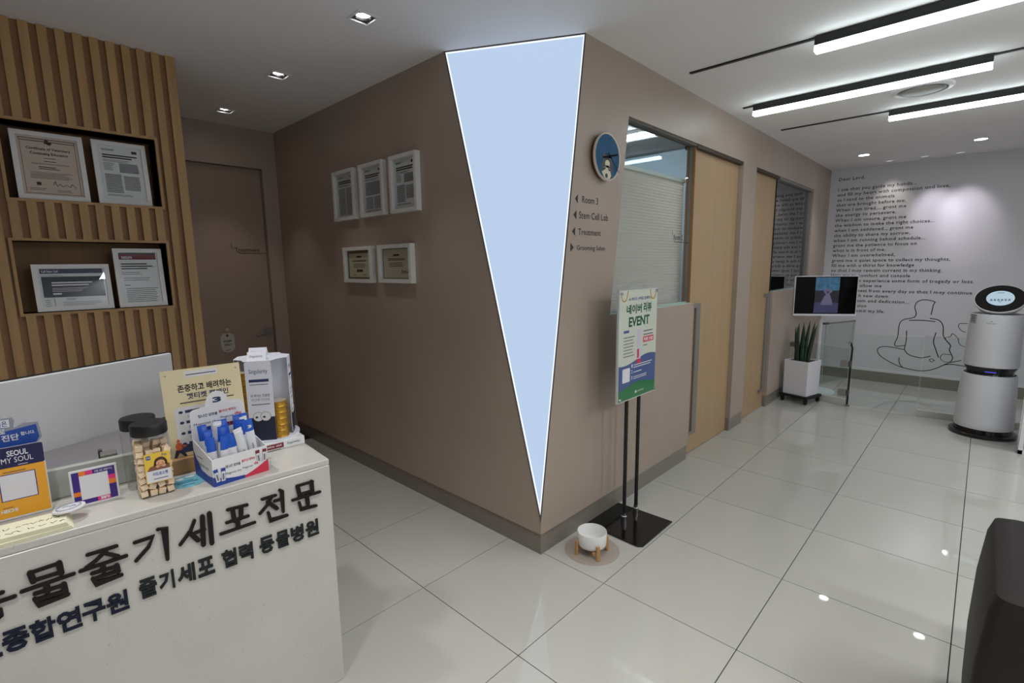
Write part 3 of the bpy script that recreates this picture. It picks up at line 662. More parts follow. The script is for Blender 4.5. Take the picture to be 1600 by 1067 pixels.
for nm, ss in GL.items():
    g = G(FD)
    for i, s_ in enumerate(ss):
        vert = len(s_) == 2 and abs(s_[0][0]-s_[1][0]) < abs(s_[0][1]-s_[1][1])
        g.stroke(s_, .0125 if vert else .0088, .0002+.0001*i, .006+.0001*i)
    build('raised_letter', g, LETTER, desk, label='dark brown raised letter')
for word, a0, m_ in (('줄기세포종합연구원', None, NAVY),):
    n = 5; wd = (.805-.566)/5*1.0
    for i, ch in enumerate('세포종합연구원'):
        x0 = -.566 - (7-i)*.0482
        build('raised_letter', G(FD).text(ch, x0+.001, x0+.0475, .577, .633, c=0, ext=.005, bold=.028), NAVY, desk)
for word, xs in (('줄기세포', [(-.5423, -.5025), (-.4975, -.462), (-.4545, -.4115), (-.405, -.3625)]), ('협력', [(-.342, -.303), (-.2955, -.257)]), ('동물병원', [(-.2375, -.195), (-.188, -.1485), (-.1425, -.102), (-.0955, -.053)])):
    for ch, (x0, x1) in zip(word, xs):
        build('raised_letter', G(FD).text(ch, x0, x1, .588, .643, c=0, ext=.005, bold=.028), GREENGREY, desk)

# ------------------------------------------------------------------ things on the counter
Z0 = TOP
# monitor behind the desk
mu = Vector((-.435, .949, 0)).normalized(); fm = Fr((-1.05, -1.37, .93), -mu*-1, (0, 0, 1))
mo = thing('monitor', 'large white monitor back seen over the reception desk', 'monitor', (-1.05+.12, -1.37-.26, .735))
build('back_shell', G(fm).rrect(-.70, 0, 0, .236, .006, -.014, 0), WHITE, mo, bevel=.003, seg=2)
build('bezel', G(fm).rrect(-.702, .002, -.002, .239, .007, -.024, -.014), BLACKM, mo)
build('stand_neck', G(fm).box(-.63, -.57, -.19, .10, -.05, -.03), STEEL, mo); build('stand_foot', G(fm).box(-.70, -.50, -.195, -.185, -.16, .02), STEEL, mo, bevel=.003)
kb = thing('metal_bracket', 'small grey metal bracket behind the counter riser, left of the jars', 'bracket', tuple(FT.pt(-.555, .30, .735)))
build('arm', G(FT).box(-.575, -.535, .275, .32, .915, .93), STEEL, kb, bevel=.002); build('hook', G(FT).box(-.578, -.568, .315, .335, .735, .935), DARKMET, kb)
# jars
CLEAR = glass('clear_plastic', (.95, .95, .94), 1.4); YEL = mat('yellow_print', (232, 196, 62), .5); SKIN = mat('skin_print', (226, 170, 128), .5); HAIR = mat('hair_print', (70, 40, 30), .5); ROSE = mat('rose_print', (196, 92, 80), .5); BLUEP = mat('blue_print', (30, 74, 160), .5); BROWNTAB = mat('brown_table_print', (130, 84, 64), .5)
def jar(a, d, label, full):
    r = thing('treat_jar', label, 'jar', tuple(FT.pt(a, d, Z0)), 'clear treat jars on the counter')
    w = .044; f = FT.sub(a, d, Z0)
    g = G(f); prof = [(w*.94, 0), (w, .006), (w, .160), (w*.96, .170), (w*.86, .176), (w*.86, .19)]; vs = []; n = None
    for k, (ww, h) in enumerate(prof):
        P = rr(-ww, ww, -ww, ww, ww*.35 if k < 4 else ww*.8, 4); n = len(P); vs += [(x, y, h) for x, y in P]
    fs = [(k*n+i, k*n+(i+1) % n, (k+1)*n+(i+1) % n, (k+1)*n+i) for k in range(len(prof)-1) for i in range(n)] + [tuple(range(n))[::-1]]
    g.add(vs, fs); build('body', g, CLEAR, r, smooth=True)
    build('lid', G(f).lathe([(.043, .176), (.0445, .179), (.0445, .205), (.042, .209), (.001, .209)], n=40), BLACKM, r, smooth=True, label='black screw lid')
    if full:
        fl = Fr(f.pt(0, -w-.0006, 0), f.U, f.N)
        lb = build('label', G(fl).box(-.024, .036, .042, .128, 0, .0006), YEL, r, label='yellow label with a drawn girl')
        lb2 = build('label', G(fl).box(-.022, .036, .044, .078, .0006, .001), PAPER, lb, label='white label panel')
        g = G(fl); g.poly([(-.02, .078), (.034, .078), (.034, .092), (.012, .096), (-.012, .09)], .0011); build('table_print', g, BROWNTAB, lb)
        g = G(fl); g.ell(.013, .101, .0145, .014, .0013); g.poly([(-.004, .09), (.03, .09), (.028, .104), (-.001, .104)], .0013); build('hair_print', g, HAIR, lb)
        g = G(fl); g.ell(.013, .097, .0105, .0095, .0016); g.ell(.006, .0885, .005, .004, .0016); g.ell(.02, .0885, .005, .004, .0016); build('face_print', g, SKIN, lb)
        g = G(fl); g.ell(.013, .0915, .003, .0012, .002); g.ell(.007, .094, .0018, .0012, .002); g.ell(.019, .094, .0018, .0012, .002); build('cheek_print', g, ROSE, lb)
        g = G(fl); g.ell(.0085, .0985, .0012, .0014, .002); g.ell(.0175, .0985, .0012, .0014, .002); g.lines(-.006, .028, .052, .056, 1, c=.0013, rag=.1); build('print', g, INK, lb)
        g = G(fl); g.text('아도로스펫', -.008, .028, .062, .0725, c=.0013, bold=.02); g.quad(-.019, -.009, .112, .123, .0013); g.text('Pet', .018, .03, .116, .124, c=.0013); build('print', g, BLUEP, lb)
        g = G(fl); g.text('M', -.017, -.011, .1145, .1205, c=.0018); build('print', g, PAPER, lb)
    return r
jar(-.466, .116, 'clear jar of beige treat cubes with black lid and yellow label', True)
jar(-.482, .206, 'nearly hidden clear jar with black lid behind the labelled jar', False)
CUBE = mat('treat_beige', (240, 214, 182), .8, noise=(160, .08), rnd=.05)
cb = None; n = 0
for L_ in range(8):
    for i in range(4):
        for j in range(4):
            if 0 < i < 3 and 0 < j < 3 and L_ < 7: continue
            if L_ == 7 and random.random() < .4: continue
            p = FT.pt(-.466 + (i-1.5)*.0205 + random.uniform(-.001, .001), .116 + (j-1.5)*.0205 + random.uniform(-.001, .001), Z0+.0115 + L_*.0192)
            if cb is None:
                cb = build('treat_cube', G(Fr(p)).box(-.0082, .0082, -.0082, .0082, -.0078, .0078), CUBE, loc=p, bevel=.0006, seg=1)
                tag(cb, 'small beige dog treat cube inside the jar with the yellow label', 'dog treat', 'beige treat cubes in the jar'); c = cb
            else:
                c = cb.copy(); COL.objects.link(c); c.location = p
            c.rotation_euler = (random.uniform(-.35, .35), random.uniform(-.35, .35), random.uniform(-.3, .3))
# round teal sticker on the counter
st = thing('round_sticker', 'flat round teal sticker on the counter between jar and sachet box', 'sticker', tuple(FT.pt(-.385, .13, Z0)))
build('disc', G(FT).disc(-.385, .13, .052, Z0, Z0+.001, 32), mat('teal_print', (112, 178, 196), .35), st)
g = G(FT.sub(-.385, .13, Z0+.001)); g.lines(-.035, .03, -.012, .012, 2, fill=.5); g.lines(-.02, .02, -.034, -.024, 1); build('print', g, mat('teal_ink', (46, 110, 140), .4), st)
g = G(FT.sub(-.385, .13, Z0+.001)); g.ell(-.018, .028, .012, .008); g.ell(.01, .034, .014, .006); build('cloud_print', g, PAPER, st)
# campaign poster on a wooden foot
fp = card(-.295, .228, Z0+.03, lean=.13)
po = thing('poster_stand', 'beige campaign poster in a wooden foot behind the sachet box', 'poster', tuple(FT.pt(-.295, .228, Z0)))
build('foot', G(FT).box(-.415, -.215, .206, .244, Z0, Z0+.048), mat('foot_wood', (176, 136, 90), .5, noise=(20, .1), stretch=(.2, 1, 1)), po, bevel=.002)
pob = build('board', G(fp).box(-.113, .113, 0, .296, -.004, 0), mat('beige_print', (226, 212, 172), .5), po)
build('panel_print', G(fp).rrect(-.088, .1, .03, .175, .008, 0, .0008), PAPER, pob)
g = G(fp); g.text('존중하고 배려하는', -.072, .082, .222, .246, bold=.025); g.lines(-.07, .085, .186, .193, 1, rag=.02); g.lines(-.045, .04, .275, .281, 1, rag=0, c=.0012)
for k in range(4):
    zz = .155-.034*k; g.lines(-.055, .03, zz-.014, zz-.004, 2, c=.0012, fill=.25)
build('print', g, INK, pob)
for x in (-.1, .1): build('eyelet', G(fp).disc(x, .28, .002, 0, .001, 10), GREYINK, pob)
g = G(fp); g.text('펫티켓 캠페인', -.05, .07, .197, .217, bold=.025); 
for k in range(4):
    zz = .155-.034*k; g.quad(-.06, -.02, zz, zz+.009, .0012); g.ell(-.072, zz+.004, .006, .0045, .0012)
g.quad(-.088, .1, .03, .055, .0011); build('print', g, NAVYP, pob)
build('speech_bubble', G(fp).rrect(-.05, .045, .268, .288, .004, 0, .0008), PAPER, pob)
g = G(fp); g.ell(-.088, .052, .010, .013, .0016); g.ell(-.089, .07, .0045, .005, .0016); g.poly([(-.082, .048), (-.068, .05), (-.068, .054), (-.082, .056)], .0016); build('figure_print', g, mat('orange_print', (206, 92, 52), .5), pob)
g = G(fp); g.poly([(-.098, .042), (-.08, .042), (-.068, .016), (-.074, .014), (-.088, .034), (-.1, .012), (-.106, .014)][::-1], .0016); build('figure_legs_print', g, mat('trouser_print', (34, 40, 60), .5), pob)
# sachet box
BX = FT.sub(-.337, .024, Z0, .125); BW, BD = .16, .15
bxr = thing('sachet_box', 'white and blue open display box full of stick sachets', 'box', tuple(BX.O))
t = .002
g = G(BX).box(0, BW, 0, t, 0, .084); g.prism([(t, 0), (BD, 0), (BD, .115), (t, .084)], 0, t, Fr(BX.O, BX.V, BX.N, BX.U)); g.prism([(t, 0), (BD, 0), (BD, .115), (t, .084)], BW-t, BW, Fr(BX.O, BX.V, BX.N, BX.U)); g.box(t, BW-t, t, BD-t, 0, t)
tray = build('tray', g, WHITE, bxr)
fb = Fr(BX.pt(0, BD-t, 0), BX.U, BX.N)
pts = [(0, 0), (BW, 0), (BW, .195)] + [(BW-.012+.012*math.cos(a), .195+.012*math.sin(a)) for a in (.5, 1.0, 1.5)] + [(BW*.72, .209)] + [(BW*.5+BW*.22*math.cos(a), .209+.046*math.sin(a)) for a in [math.pi*i/8 for i in range(1, 8)]] + [(BW*.28, .209), (.012, .207), (.003, .203), (0, .195)]
hdr = build('header', G(fb).prism(pts, -t, 0), WHITE, bxr, label='rounded printed header card')
ff = Fr(BX.O, BX.U, BX.N); fl = Fr(BX.pt(0, BD, 0), -BX.V, BX.N)
RED = mat('red_print', (206, 48, 74), .5); BLUE = mat('royal_print', (34, 62, 150), .5)
def wave(a0, a1, f, n=14): return [(a0, 0)] + [(a1, 0)] + [(a1-(a1-a0)*i/n, f((a1-(a1-a0)*i/n))) for i in range(n+1)]
build('wave_print', G(ff).poly(wave(0, BW*.55, lambda x: .022-.022*math.sin(x/BW*2.4)+.004+.01*(x/BW)), .0006).poly([(0, 0), (BW*.5, 0), (0, .03)], .0007), BLUE, tray)
build('wave_print', G(ff).poly(wave(BW*.55, BW, lambda x: .008+.032*((x/BW-.55)/.45)**1.3), .0006), RED, tray)
build('wave_print', G(fl).poly([(0, 0), (BD, 0), (BD, .03), (BD*.75, .026), (BD*.4, .03), (BD*.15, .06), (0, .085)], .0006), BLUE, tray)
g = G(ff); g.text('집나간 입맛을', .036, .078, .047, .056, bold=.02); g.text('Mɑgicvet chu', .034, .078, .025, .034); g.text('Mɑgicvet', .083, .113, .028, .036); build('print', g, NAVYP, tray)
g = G(ff); g.text('돌아오게하는', .082, .122, .051, .06, bold=.02); g.text('chu', .117, .13, .033, .042, bold=.03); build('print', g, RED, tray)
for x0, tilt, m_ in ((.008, .16, BLUE), (.021, -.06, BLUE), (.128, .10, MAROON), (.143, -.08, MAROON)):
    z0 = .012 if m_ is BLUE else .036
    f = ff.sub(x0, z0, .0008, tilt); build('stick_print', G(f).box(0, .011, 0, .038, 0, .0004), PAPER, tray); build('stick_print', G(f).box(0, .011, .030, .04, .0003, .0007).box(-.0006, 0, 0, .04, .0003, .0006).box(.011, .0116, 0, .04, .0003, .0006), m_, tray)
    build('stick_print', G(f).lines(.003, .008, .004, .026, 1, rag=0, fill=.9, c=.0009), GREYINK, tray)
g = G(fb); g.text('집나간 입맛을', .022, .078, .178, .188, bold=.02); g.text('Mɑgicvet chu', .008, .078, .152, .163); g.text('Mɑgicvet', .085, .125, .160, .169); g.text('3', BW*.5-.013, BW*.5+.013, .218, .236, bold=.05); build('print', g, NAVYP, hdr)
g = G(fb); g.text('돌아오게하는', .082, .135, .182, .191, bold=.02); g.text('chu', .128, .148, .164, .175, bold=.03); build('print', g, RED, hdr)
for x0, m_ in ((.028, BLUE), (.043, BLUE), (.098, MAROON), (.112, MAROON)):
    build('stick_print', G(fb).box(x0, x0+.011, .10, .143, 0, .0005), PAPER, hdr); build('stick_print', G(fb).box(x0-.001, x0+.012, .133, .146, .0004, .0008), m_, hdr)
g = G(fl); g.text('Mɑgicvet.com', .03, .12, .04, .055); g.lines(.03, .09, .068, .074, 1); build('print', g, GREYINK, tray)
SBLUE = mat('sachet_blue', (26, 84, 190), .3); SWHITE = mat('sachet_white', (222, 224, 228), .3)
def sachet(a, d, h, tilt, lean, spin, label, style, sink=0):
    r = thing('stick_sachet', label, 'sachet', tuple(BX.pt(a, d, t)), 'stick sachets in the counter box')
    f0 = BX.sub(a, d, t+.0005, spin)
    u = (f0.U*math.cos(tilt) + f0.N*math.sin(tilt)).normalized(); n0 = (f0.N*math.cos(tilt) - f0.U*math.sin(tilt))
    vv = (n0*math.cos(lean) + f0.V*math.sin(lean)).normalized()
    f = Fr(f0.O, u, vv); w = .0125
    def sec(z, th): return [(-w, z, -.0006), (-w*.5, z, -th), (w*.5, z, -th), (w, z, -.0006), (w, z, .0006), (w*.5, z, th), (-w*.5, z, th), (-w, z, .0006)]
    def body(zs):
        g = G(f); vs = []; 
        for z, th in zs: vs += sec(z, th)
        m = len(zs); fs = [(k*8+i, k*8+(i+1) % 8, (k+1)*8+(i+1) % 8, (k+1)*8+i) for k in range(m-1) for i in range(8)] + [tuple(range(8))[::-1], tuple(range((m-1)*8, m*8))]
        return g.add(vs, fs)
    cut = {'b': .70, 'w': .93, 'l': .78}[style]
    build('body', body([(0, .0012), (.008, .004), (h*.5, .005), (h*cut, .0045)]), SWHITE, r, smooth=True)
    build('top', body([(h*cut, .0046), (h*.94, .0035), (h*.96, .001), (h, .001)]), SBLUE if style != 'w' else SWHITE, r, smooth=True, label='blue printed top' if style != 'w' else None)
    fx = Fr(f.pt(0, 0, .0052), f.V, -f.U, f.N)      # writing runs up the stick
    pr = G(fx); pr.text('Mɑgicvet', h*.22, h*.55, -.005, .004, c=.0003); build('print', pr, NAVYP, r)
    if style == 'l': build('print', G(f).text('3', -.006, .006, h*.84, h*.9, c=.0056, bold=.05), SWHITE, r)
    return r
SL = [(.018, .030, .118, .05, -.05, -.2, 'b', 'front row of the box, leftmost'), (.040, .022, .120, -.02, -.10, .1, 'b', 'front row, just left of the middle with blue top'), (.066, .020, .122, .02, -.08, -.05, 'b', 'front row, in the middle with tall blue top'), (.090, .024, .125, .0, -.05, 1.1, 'w', 'front row, a white one seen edge on'), (.112, .026, .135, .22, -.12, .1, 'w', 'front row, white and leaning to the left'), (.136, .030, .145, .10, -.05, 0, 'l', 'front row, rightmost with blue printed square'),
      (.022, .062, .128, .0, .06, .15, 'b', 'second row, leftmost'), (.048, .056, .132, -.06, .05, -.1, 'b', 'second row, second from the left'), (.076, .058, .134, .05, .06, .2, 'b', 'second row, behind the middle'), (.104, .06, .138, -.05, .04, -.2, 'b', 'second row, right of the middle'), (.132, .07, .142, .03, .04, .3, 'w', 'second row, rightmost and white'),
      (.024, .098, .142, .05, .08, -.15, 'b', 'third row, leftmost'), (.054, .094, .145, -.04, .06, .1, 'w', 'third row, white with printed side'), (.082, .098, .146, .04, .08, -.1, 'b', 'third row, middle'), (.112, .1, .150, -.06, .06, .2, 'b', 'third row, right of the middle'), (.14, .105, .15, .0, .05, -.1, 'b', 'third row, rightmost')]
for a, d_, h, ti, le, sp, stl, lab in SL:
    sachet(a, d_, h*1.2 if d_ < .09 else h*1.14, ti, le, sp, 'blue and white stick sachet, ' + lab, stl)
# rotating can display
rd = thing('can_display', 'white cardboard rotating display holding stacks of gold cans', 'display', tuple(FT.pt(-.105, .315, Z0)))
CARD = mat('white_card', (220, 222, 232), .55)
build('base', G(FT).box(-.178, -.002, .212, .42, Z0, Z0+.031), WHITE, rd, bevel=.002, seg=1)
fbz = Fr(FT.pt(-.2045, .212, Z0), FT.U, FT.N)
build('label_print', G(fbz).box(.03, .128, .006, .024, 0, .0006), MAROON, rd); g = G(fbz); g.text('Appetite ɑid', .04, .12, .011, .02, c=.001, bold=.02); build('print', g, PAPER, rd)
g = G(fbz); g.text('Singulɑrity', .14, .185, .011, .021, c=.0006); g.lines(.04, .12, .001, .005, 1); build('print', g, INK, rd)
ang = -.46; fr_ = FT.sub(-.093, .318, 0, ang)
build('turntable', G(fr_).lathe([(.106, Z0+.031), (.106, Z0+.037), (.102, Z0+.037), (.001, Z0+.037)], n=40), CARD, rd, smooth=True)
ZB, ZT = Z0+.037, Z0+.322
for k in range(4):
    f = FT.sub(-.093, .318, 0, ang + k*math.pi/2)
    build('divider', G(f).box(-.001, .001, -.086, -.002, ZB, ZT), CARD, rd)
    fs = Fr(f.pt(0, -.086, ZB), f.U, f.N)
    bw_ = .042 if k in (0, 2) else .030
    strip = build('front_strip', G(fs).rrect(-bw_, bw_, 0, ZT-ZB, .008, 0, .0015), CARD, rd)
    build('strip_print', G(fs).prism([(-bw_, .0), (bw_, .0), (bw_, .085), (-bw_, .085)], .0015, .002), mat('navy_card', (24, 30, 56), .4), strip)
    g = G(fs); g.text('Singulɑrity', -bw_*.7, bw_*.7, .238, .258, c=.0018); g.quad(-bw_*.75, bw_*.75, .212, .222, .0018); g.lines(-bw_*.7, bw_*.7, .202, .207, 1, c=.0018, rag=.1); build('print', g, NAVYP, strip)
    g = G(fs); g.text('약 먹이는 전용캔', -bw_*.72, bw_*.72, .158, .169, c=.0018, bold=.02); g.text('저단백·저지방', -bw_*.72, bw_*.72, .143, .154, c=.0018); g.lines(-bw_*.7, bw_*.7, .13, .138, 1, c=.0018, rag=0); build('print', g, GREYINK, strip)
    g = G(fs); g.disc(-bw_*.27, .088, .017, .002, .0024, 24); g.disc(bw_*.3, .088, .017, .0024, .0028, 24); build('badge', g, mat('badge_gold', (150, 120, 70), .4), strip)
    g = G(fs); g.disc(-bw_*.27, .088, .0155, .0024, .0027, 24); g.disc(bw_*.3, .088, .0155, .0028, .0031, 24); build('badge', g, PAPER, strip)
    g = G(fs); g.quad(-bw_*.27-.009, -bw_*.27-.001, .083, .09, .0029); g.quad(bw_*.3-.009, bw_*.3-.001, .083, .09, .0033); build('print', g, NAVYP, strip)
build('top_plate', G(fr_).prism([(-.044, -.087), (.044, -.087), (.056, -.056), (.087, -.032), (.087, .032), (.056, .056), (.044, .087), (-.044, .087), (-.056, .056), (-.087, .032), (-.087, -.032), (-.056, -.056)], ZT, ZT+.0015), CARD, rd)
for (x, y, tx_) in ((-.005, -.055, 'Singulɑrity'), (-.02, .045, 'Singulɑrity')):
    f = fr_.sub(x, y, ZT+.0015, .0); fx = Fr(f.pt(-.03, 0, 0), f.V, f.N, f.U)
    build('tent_card', G(fx).prism([(-.022, 0), (.022, 0), (.0, .028)], 0, .06), CARD, rd)
    fs = Fr(f.pt(0, -.022, 0), f.U, (f.V*.022 + f.N*.028)); g = G(fs); g.text(tx_, -.022, .02, .010, .022, c=.0006); build('print', g, GREYINK, rd)
GOLD = mat('can_gold', (206, 160, 60), .28, metal=.8); LIDP = mat('can_lid_print', (200, 190, 170), .4)
can0 = None
for (sx, sy, n_, nm) in ((.046, -.046, 6, 'right hand stack'), (-.050, -.050, 11, 'left hand stack')):
    for k in range(n_):
        p = fr_.pt(sx, sy, ZB + k*.0222)
        lab = 'gold can in the %s of the rotating display, %s' % (nm, 'lowest' if k == 0 else 'topmost' if k == n_-1 else ['', 'second', 'third', 'fourth', 'fifth', 'sixth', 'seventh', 'eighth', 'ninth', 'tenth', 'eleventh'][k] + ' from the bottom')
        if can0 is None:
            can0 = thing('food_can', lab, 'can', tuple(p), 'gold cans stacked in the rotating display')
            f = Fr(p); build('body', G(f).lathe([(.029, 0), (.031, .002), (.030, .004), (.030, .017), (.033, .019), (.033, .0215), (.031, .0218)], n=28), GOLD, can0, smooth=True)
            build('lid', G(f).lathe([(.030, .0215), (.030, .0219), (.001, .0219)], n=28), LIDP, can0)
        else: dup(can0, tuple(p), lab)
# payment card with coloured blocks (code left blank)
fq = card(-.598, .136, Z0+.002, lean=.10); qr = thing('counter_card', 'white edged card with purple, orange and pink blocks, left of the jars', 'card', tuple(fq.O))
qr_b = build('board', G(fq).box(-.051, .051, 0, .102, -.003, 0), PAPER, qr, bevel=.0008, seg=1)
PUR = mat('purple_print', (58, 34, 124), .4); ORA = mat('orange_block', (232, 126, 40), .4); PIN = mat('pink_block', (222, 52, 130), .4)
build('block_print', G(fq).box(-.046, .046, .006, .096, 0, .0006), PUR, qr_b)
g = G(fq); g.box(-.046, -.031, .030, .042, .0006, .0009); g.box(-.031, -.017, .084, .096, .0006, .0009); g.box(.030, .046, .046, .06, .0006, .0009); build('block_print', g, ORA, qr_b)
g = G(fq); g.box(-.017, -.002, .084, .096, .0006, .0009); g.box(.030, .046, .06, .072, .0006, .0009); g.box(.002, .030, .006, .018, .0006, .0009); g.box(-.046, -.031, .006, .016, .0006, .0009); build('block_print', g, PIN, qr_b)
build('blank_panel', G(fq).box(-.031, .030, .018, .084, .0009, .0012), PAPER, qr_b)
g = G(fq); g.text('제로페이', .002, .040, .086, .093, c=.0014); g.text('zero', .008, .028, .0085, .0165, c=.0014, bold=.04); build('print', g, PAPER, qr_b)
# city card
YO = mat('amber_print', (236, 168, 44), .3, coat=.3); DK = mat('indigo_print', (40, 40, 82), .2)
fh = card(-.742, .178, Z0+.002, lean=.10); hc = thing('counter_card', 'amber card with dark top reading SEOUL MY SOUL at the far left', 'card', tuple(fh.O))
hc_b = build('board', G(fh).rrect(-.052, .052, 0, .188, .006, -.003, 0), PAPER, hc)
build('amber_print', G(fh).box(-.051, .050, .004, .134, 0, .0005), YO, hc_b); build('top_print', G(fh).rrect(-.0515, .0515, .134, .1875, .005, 0, .0005), DK, hc_b)
build('code_border', G(fh).box(-.04, .030, .048, .118, .0005, .0008), PUR, hc_b); build('blank_panel', G(fh).box(-.038, .028, .05, .116, .0008, .0011), PAPER, hc_b)
g = G(fh); g.text('SEOUL', -.018, .022, .163, .178, bold=.02); g.text('MY SOUL', -.030, .030, .146, .160); g.text('HECHI', -.044, -.013, .018, .027, bold=.04, c=.0008); g.lines(0, .02, .138, .141, 1); build('print', g, PAPER, hc_b)
g = G(fh); g.lines(-.03, .012, .122, .127, 1, rag=0, c=.0008); g.lines(-.04, -.02, .03, .034, 1, rag=0, c=.0008); build('print', g, BROWNP, hc_b)
# blue sign behind it
fz = card(-.742, .225, Z0+.025, lean=.02); bs = thing('counter_sign', 'blue and white cutout sign with Korean text at the left picture edge', 'sign', tuple(fz.O))
bs_b = build('board', G(fz).prism([(-.15, -.023), (.0, -.023), (.0, .10), (.052, .17), (.048, .214), (.02, .216), (-.0, .206), (.004, .226), (.0, .236), (-.15, .236)], -.004, 0), mat('sign_grey', (150, 152, 164), .5), bs, bevel=.0012, seg=1)
build('blue_panel', G(fz).prism([(-.15, .14), (.03, .14), (.047, .172), (.044, .207), (-.018, .199), (-.018, .212), (-.15, .212)], 0, .0006), BLUEP, bs_b); build('white_panel', G(fz).box(-.15, -.006, .210, .230, .0006, .001), PAPER, bs_b)
g = G(fz); g.text('동물병원은', -.065, -.010, .2125, .2275, c=.0012, bold=.02); build('print', g, BLUEP, bs_b)
g = G(fz); g.text('XX로', -.045, -.016, .193, .2075, c=.0012, bold=.03); g.text('력. 진단', -.05, .008, .172, .190, c=.0012, bold=.03); g.text('합니다.', .012, .040, .182, .192, c=.0012, bold=.02); build('print', g, PAPER, bs_b)
# note pads with handwriting, white badge
CREAM = mat('cream_note', (232, 228, 200), .7)
for k, (a0, a1, d0, d1, z0, tw, lab) in enumerate(((-.86, -.652, .004, .095, Z0, .02, 'lower stack of cream note sheets at the counter edge'), (-.86, -.658, .010, .10, Z0+.0105, -.02, 'upper cream note sheets covered in handwriting'))):
    f = FT.sub(-.75, .05, 0, tw)
    r = thing('note_pad', lab, 'notes', tuple(FT.pt(-.75, .05, z0)), 'cream note sheets on the counter')
    for q in range(4): build('sheet', G(f).box(a0+.75+.002*(q % 2), a1+.75-.0015*q, d0-.05, d1-.05, z0+.0026*q, z0+.0026*q+.0019), CREAM, r)
    if k:
        g = G(f)
        for ln in range(2):
            x = -.095
            while x < .075:
                b = -.018+ln*.03; g.stroke([(x+random.uniform(0, .004), b+random.uniform(-.006, .006)) for x in (x, x+.004, x+.008, x+.011)], .0016, z0+.0098, z0+.0101); x += random.choice((.014, .014, .022))
        build('handwriting', g, INK, r)
bd = thing('round_badge', 'round white badge with a thin blue ring lying on the note sheets', 'badge', tuple(FT.pt(-.658, .075, Z0+.021)))
fbg = FT.sub(-.656, .078, Z0+.0265); fbg = Fr(fbg.O, fbg.U*.997+fbg.N*.07, fbg.V*.997-fbg.N*.07)
build('disc', G(fbg).lathe([(.032, 0), (.034, .002), (.033, .005), (.001, .0065)], n=36), WHITE, bd, smooth=True)
build('ring_print', G(fbg).lathe([(.0255, .0068), (.0255, .0076), (.0245, .0076), (.0245, .0068)], n=36, close=False), BLUEP, bd)
build('drawing_print', G(fbg).stroke([(-.012, .004), (-.006, .009), (0, .004)], .0014, .0072, .0078).stroke([(.002, -.004), (.008, .002), (.014, -.006)], .0014, .0072, .0078), BLUEP, bd)

# ------------------------------------------------------------------ sign stand, bowl
ss = thing('sign_stand', 'black floor stand holding a green and blue event poster', 'sign', (-.19, .55, 0))
g = G(); g.prism([(-.372, .385), (-.035, .372), (-.012, .392), (-.014, .735), (-.368, .728)], 0, .008); build('base_plate', g, BLACK, ss, bevel=.002, seg=1)
for y in (.556, .690):
    build('pole', G().tube([(-.225, y, .01), (-.225, y, 1.0)], .011, 12), BLACKM, ss, smooth=True)
    build('collar', G(Fr((-.225, y, .008))).lathe([(.017, 0), (.017, .03), (.0125, .034), (.0125, .05)], n=16), CHROME, ss, smooth=True)
FPo = Fr((-.200, .415, .735), (0, 1, 0), (0, 0, 1)); PW, PH = .412, .605
bd_ = build('board', G(FPo).box(0, PW, 0, PH, -.012, 0), mat('acrylic_edge', (200, 204, 204), .2), ss)
MINT = mat('poster_mint', (208, 214, 198), .3, coat=.4); PGREEN = mat('poster_green', (32, 118, 66), .3, coat=.4); PBLUE = mat('poster_blue', (66, 88, 142), .3, coat=.4); DGREEN = mat('poster_dark_green', (20, 92, 58), .4)
pst = build('poster', G(FPo).box(.006, PW-.004, .006, PH-.005, 0, .0008), MINT, ss)
xs = [.006+(PW-.01)*i/24 for i in range(25)]
build('blue_wave', G(FPo).poly([(.006, .05), (PW-.004, .05)] + [(x, .218-.02*math.cos((x-.06)*12)) for x in xs[::-1]], .0012), PBLUE, pst)
build('green_band', G(FPo).poly([(.006, .006), (PW-.004, .006)] + [(x, .078+.014*math.sin((x-.1)*14)) for x in xs[::-1]], .0015), PGREEN, pst)
g = G(FPo); g.text('네이버', .075, .235, .475, .525, c=.0014, bold=.035); g.text('리뷰', .255, .345, .475, .53, c=.0014, bold=.035); g.text('EVENT', .1, .325, .405, .458, c=.0014, bold=.035); build('print', g, DGREEN, pst)
g = G(FPo); g.text('AI 케어로 선택을 함께하는', .095, .34, .545, .563, c=.0014, bold=.012); g.quad(.05, .105, .375, .389, .0014); build('print', g, PBLUE, pst)
g = G(FPo); g.lines(.05, .17, .245, .365, 7, c=.0014, fill=.3); g.lines(.26, .375, .345, .385, 2, c=.0014, fill=.35); g.lines(.26, .31, .285, .298, 1, c=.0014); build('print', g, GREYINK, pst)
g = G(FPo); g.rrect(.258, .378, .305, .338, .004, 0, .0014); build('tag_print', g, mat('tag_red', (214, 84, 92), .4), pst)
g = G(FPo); g.text('특별 선물!', .266, .37, .312, .331, c=.0018, bold=.02); g.lines(.16, .37, .175, .2, 2, c=.0018, fill=.35); g.lines(.16, .27, .148, .158, 1, c=.0018); g.lines(.16, .34, .112, .132, 2, c=.0018, fill=.35)
for n_, z in (('1', .178), ('2', .146), ('3', .112)): g.text(n_, .138, .149, z, z+.02, c=.0018, bold=.03)
g.text('동물병원', .205, .275, .03, .04, c=.0018); g.disc(.19, .035, .008, .0016, .0018, 16); build('print', g, PAPER, pst)
build('blank_panel', G(FPo).rrect(.045, .122, .105, .182, .006, 0, .0018), PAPER, pst)
g = G(FPo); g.rrect(.195, .235, .218, .385, .006, 0, .0016); build('bottle_print', g, mat('bottle_pale', (206, 200, 214), .3), pst)
g = G(FPo); g.rrect(.193, .24, .188, .218, .004, 0, .0017); g.box(.196, .215, .225, .275, .0016, .0019); build('bottle_print', g, mat('bottle_red', (202, 48, 76), .3), pst)
gg = G(FPo)
